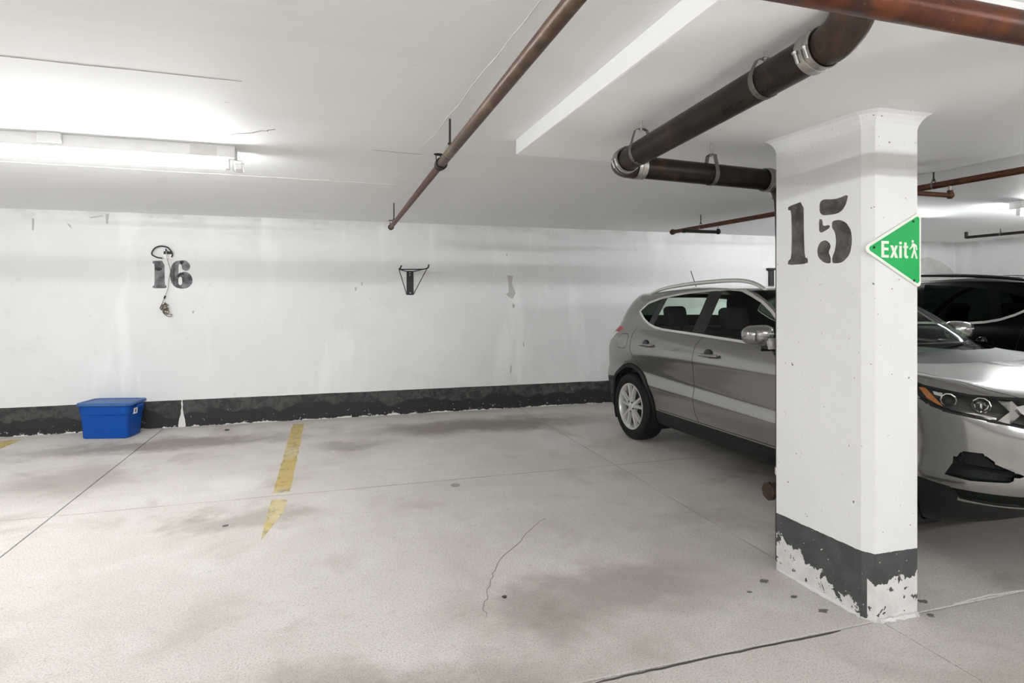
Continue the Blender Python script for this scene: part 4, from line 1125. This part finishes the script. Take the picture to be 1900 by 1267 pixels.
    bm2 = NB(); c = sv(1.66, .36, .93); tube(bm2, arc3(c, (0, 1, 0), (.35, 0, .93), .18, 0, 345, 24), .015, 8, closed=True); box(bm2, c - Vector((.01, .05, .05)), c + Vector((.06, .05, .05)), .02, 2); tube(bm2, [c + Vector((0, -.17, 0)), c + Vector((0, .17, 0))], .014, 6); obj('steering_wheel', bm2, M['dash'], root, angle=50)
    # ---- mirrors
    for s in (-1, 1):
        cx_, cy_, cz_ = 1.83, s * .985, 1.158
        bm2 = NB(); bmesh.ops.create_uvsphere(bm2, u_segments=24, v_segments=14, radius=1)
        for v in bm2.verts:
            x, y, z = v.co; k = lambda t, p: math.copysign(abs(t) ** p, t)
            y2 = k(y, .7) * .115; x2 = (k(x, .75) * .085 if x > 0 else k(x, .5) * .035); z2 = k(z, .7) * .072 * (1 - .12 * s * y)
            v.co = sv(cx_ + x2 - .02 * abs(y2) / .115, cy_ + y2, cz_ + z2)
        mir = obj('mirror', bm2, M_paint, root, smooth=True)
        bm2 = NB(); tube(bm2, [sv(cx_ + .082 - .0, cy_ - s * .05, cz_ + .012), sv(cx_ + .075, cy_ + s * .04, cz_ + .014), sv(cx_ + .03, cy_ + s * .112, cz_ + .018)], .006, 8); obj('turn_signal', bm2, M['chrome'], mir, smooth=True)
        bm2 = NB(); box(bm2, sv(cx_ - .035, s * .82 - .04, 1.055), sv(cx_ + .07, s * .93 + .01, 1.09), .012, 2); obj('mirror_foot', bm2, M['gloss_black'], mir, angle=40)
        bm2 = NB(); prism(bm2, [(.095 * math.cos(a), .055 * math.sin(a)) for a in [i * PI / 10 for i in range(20)]], lambda a, b, d: sv(cx_ - .034 - d, cy_ + a, cz_ + b), 0, .004); obj('mirror_glass', bm2, M['chrome'], mir)
    # ---- roof rails
    for s in (-1, 1):
        P = [(.0, 1.452), (.10, 1.482), (.30, 1.513), (.60, 1.538), (.90, 1.552), (1.15, 1.556), (1.30, 1.545), (1.42, 1.515), (1.50, 1.474)]
        bm2 = NB(); tube(bm2, catmull([sv(a, s * .615, b) for a, b in P], 4), [.012 + .006 * math.sin(PI * i / 32) for i in range(33)], 10, sx=1.25); obj('roof_rail', bm2, M['chrome'] if fine else M['gloss_black'], root, smooth=True)
    bm2 = NB(); lathe(bm2, [(0, 0), (.03, 0), (.022, .02), (0, .03)], sv(-.12, 0, 1.495), (0, 0, 1), 12); tube(bm2, [sv(-.12, 0, 1.51), sv(-.24, 0, 1.70)], .0045, 6); obj('antenna', bm2, M['black'], root)
    # ---- door handles (on the shut panels)
    def hit(e1, a, z, d):
        e1 = Vector(e1); d = Vector(d); o_ = e1 * a + Vector((0, 0, z)) - d * 6
        p, n, i, t_ = bvh.ray_cast(o_, d, 20); return p, n
    for k_, (x0_, z_) in enumerate(((.19, .965), (1.07, .952))):
        p, n = hit((1, 0, 0), x0_ + .10, z_, (0, 1, 0))
        for s in (-1, 1):
            door = out['rear_door' if k_ == 0 else 'front_door'][0 if s < 0 else 1]
            yy = abs(p.y)
            bm2 = NB(); c = sv(x0_ + .10, s * (yy + .002), z_)
            lathe(bm2, [(.05, -.02), (.05, .001), (.044, .003), (0, .0015)], c, (0, s, 0), 24); obj('handle_cup', bm2, M['gloss_black'], door, smooth=True)
            bm2 = NB(); tube(bm2, catmull([sv(x0_, s * (yy + .004), z_ - .001), sv(x0_ + .03, s * (yy + .030), z_), sv(x0_ + .10, s * (yy + .042), z_ + .003), sv(x0_ + .19, s * (yy + .034), z_ + .006), sv(x0_ + .22, s * (yy + .008), z_ + .006)], 5), [.008] + [.0125] * 19 + [.008], 10); obj('door_handle', bm2, M_paint, door, smooth=True)
    # ---- lamps inside the head light
    d_in = -nz
    for s in (-1, 1):
        def put(o): 
            if s > 0:
                for v in o.data.vertices: v.co.y = -v.co.y
                o.data.flip_normals()
            return o
        lensO = out['head_lamp_lens'][0 if s < 0 else 1]
        me = lensO.data.copy(); cx_ = sum((v.co for v in me.vertices), Vector()) / len(me.vertices)
        inn = Vector((-.53, .85 * (-s), 0))
        for v in me.vertices: v.co = v.co + Vector((-.53 * .05, .05 * .85 * (1 if s < 0 else -1), 0))
        me.materials.clear(); me.materials.append(M['lamp_house']); me.name = 'lamp_housing'
        o = bpy.data.objects.new('lamp_housing', me); COL.objects.link(o); o.parent = lensO
        def at(a, z, dep):
            p, n = hit(E1, a, z, d_in)
            if p is None: p = Vector((3.1, -.7, z))
            return Vector((p.x * S[0], p.y * S[1], p.z * S[2])) + d_in * dep
        e1v = Vector(E1).normalized()
        bm2 = NB(); c = at(2.046, .896, .040); lathe(bm2, [(.034, 0), (.036, .012), (.036, .026), (.030, .028), (.026, .016), (.024, .004)], c, nz, 10); put(obj('lamp_ring', bm2, M['reflector'], lensO))
        bm2 = NB(); lathe(bm2, [(.024, 0), (.021, .010), (.012, .018), (0, .021)], c, nz, 20); put(obj('projector', bm2, M['glass'], lensO, smooth=True))
        bm2 = NB(); c = at(2.177, .884, .045); lathe(bm2, [(0, -.012), (.018, -.008), (.034, .010), (.040, .030), (.036, .032), (.030, .012)], c, nz, 10); box(bm2, c + Vector((-.004, -.004, -.034)), c + Vector((.004, .004, .034)))
        put(obj('reflector_bowl', bm2, M['reflector'], lensO))
        def flat(nm, poly, dep, mat, th=.006):
            bm3 = NB(); base = [at(a, z, dep) for a, z in poly]
            ctr = sum(base, Vector()) / len(base)
            A = [bm3.verts.new(p) for p in base]; B = [bm3.verts.new(p + d_in * th) for p in base]
            n_ = len(A)
            for i in range(n_): bm3.faces.new((A[i], A[(i + 1) % n_], B[(i + 1) % n_], B[i]))
            bm3.faces.new(A); bm3.faces.new(B[::-1]); put(obj(nm, bm3, mat, lensO))
        flat('amber_marker', [(1.915, .944), (1.945, .944), (1.985, .905), (2.026, .861), (1.999, .870), (1.954, .895)], .012, M['amber'])
        flat('chrome_fin', [(1.975, .935), (2.02, .928), (2.018, .908), (1.985, .915)], .02, M['reflector'])
        flat('chrome_fin', [(2.235, .912), (2.285, .915), (2.338, .862), (2.285, .806), (2.24, .818), (2.285, .862)], .018, M['reflector'])
        flat('chrome_fin', [(2.378, .910), (2.397, .908), (2.447, .855), (2.402, .795), (2.387, .797), (2.428, .853)], .018, M['reflector'])
        flat('chrome_fin', [(2.10, .842), (2.20, .826), (2.235, .822), (2.235, .832), (2.15, .845)], .02, M['reflector'])
        # fog pocket fin
        pk = out['fog_pocket'][0 if s < 0 else 1]
        flat_ = [(2.085, .612), (2.105, .586), (2.30, .578), (2.335, .570), (2.30, .566), (2.10, .572)]
        bm3 = NB(); base = [at(a, z, .004 + .01 * (i > 2)) for i, (a, z) in enumerate(flat_)]
        A = [bm3.verts.new(p) for p in base]; B = [bm3.verts.new(p + d_in * .05) for p in base]
        for i in range(6): bm3.faces.new((A[i], A[(i + 1) % 6], B[(i + 1) % 6], B[i]))
        bm3.faces.new(A); bm3.faces.new(B[::-1]); put(obj('fog_fin', bm3, M['plastic'], pk))
    # ---- wipers, badge bar
    for (ya, yb) in ((-.55, .05), (.02, .55)):
        bm2 = NB(); P = []
        for i in range(9):
            yy = ya + (yb - ya) * i / 8; xx = 2.33 - .38 * (abs(yy) / .8) ** 2.4
            P.append(sv(xx - .02, yy, 1.112 - .02 * (abs(yy) / .8) ** 2))
        tube(bm2, P, .009, 6); obj('wiper', bm2, M['black'], root)
    bm.free()
    return root

def wheel(root, c, s, S):
    w = bpy.data.objects.new('wheel', None); COL.objects.link(w); w.parent = root; w.location = c; w.empty_display_size = .1
    r = .331 * S[2]; o_ = Vector((0, 0, 0)); ax = (0, s, 0); k = r / .331
    bm = NB(); prof = [(.222, -.10), (.25, -.108), (.29, -.108), (.318, -.095), (.329, -.07), (.331, -.03), (.331, .03), (.329, .07), (.320, .092), (.30, .106), (.27, .110), (.245, .106), (.226, .098), (.222, .06)]
    lathe(bm, [(a * k, b) for a, b in prof], o_, ax, 48); obj('tyre', bm, M['rubber'], w, angle=60)
    bm = NB(); lathe(bm, [(.222 * k, -.09), (.222 * k, .094), (.230 * k, .100), (.228 * k, .106), (.217 * k, .104), (.208 * k, .09), (.205 * k, .02), (.20 * k, -.09)], o_, ax, 48); obj('rim', bm, M['alu'], w, angle=40)
    bm = NB(); lathe(bm, [(0, .03), (.205 * k, .03), (.205 * k, .02), (0, .02)], o_, ax, 32); obj('brake_disc', bm, M['alu_dark'], w)
    for i in range(5):
        a0 = 2 * PI * i / 5 + .31
        bm = NB()
        for dl in (-.20, .20):
            P0, P1 = a0 + dl * .75, a0 + dl * 1.25
            for (ra, rb, aa, ab, h0, h1, wa, wb) in ((.05, .212, P0, P1, .098, .094, .019, .016),):
                p = Vector((math.cos(aa) * ra * k, 0, math.sin(aa) * ra * k)); q = Vector((math.cos(ab) * rb * k, 0, math.sin(ab) * rb * k))
                t = (q - p).normalized(); nn_ = Vector((-t.z, 0, t.x))
                vs = []
                for (pt, wd, hh) in ((p, wa, h0), (q, wb, h1)):
                    for (sw_, hz) in ((-1, hh - .03), (-.7, hh), (.7, hh), (1, hh - .03)): vs.append(bm.verts.new(pt + nn_ * wd * sw_ + Vector((0, s * hz, 0))))
                for j in range(3): bm.faces.new((vs[j], vs[j + 1], vs[j + 5], vs[j + 4]))
                bm.faces.new((vs[3], vs[0], vs[4], vs[7])); bm.faces.new(vs[:4]); bm.faces.new(vs[4:])
        obj('spoke', bm, M['alu'], w, angle=30)
    bm = NB(); lathe(bm, [(.065 * k, .05), (.062 * k, .092), (.045 * k, .100), (.035 * k, .098), (.033 * k, .104), (.02, .107), (0, .108)], o_, ax, 28); obj('hub_cap', bm, M['alu'], w, angle=30)
    for i in range(5):
        a = 2 * PI * i / 5 + .31 + PI / 5
        bm = NB(); lathe(bm, [(0, .104), (.009, .104), (.009, .090), (0, .090)], (math.cos(a) * .05 * k, 0, math.sin(a) * .05 * k), ax, 6); obj('lug_nut', bm, M['alu_dark'], w)
    return w

PHI = math.radians(2.0)
build_car('car', 'gunmetal grey crossover car parked behind the pillar', M['paintgrey'], M['glass'], (3.735, 5.20, 0), -PI / 2 + PHI)
build_car('car', 'black sport utility car beyond the grey car', M['paintblack'], M['glass_dark'], (6.42, 3.66, 0), PI / 2, (1.02, 1.04, 1.055), False)
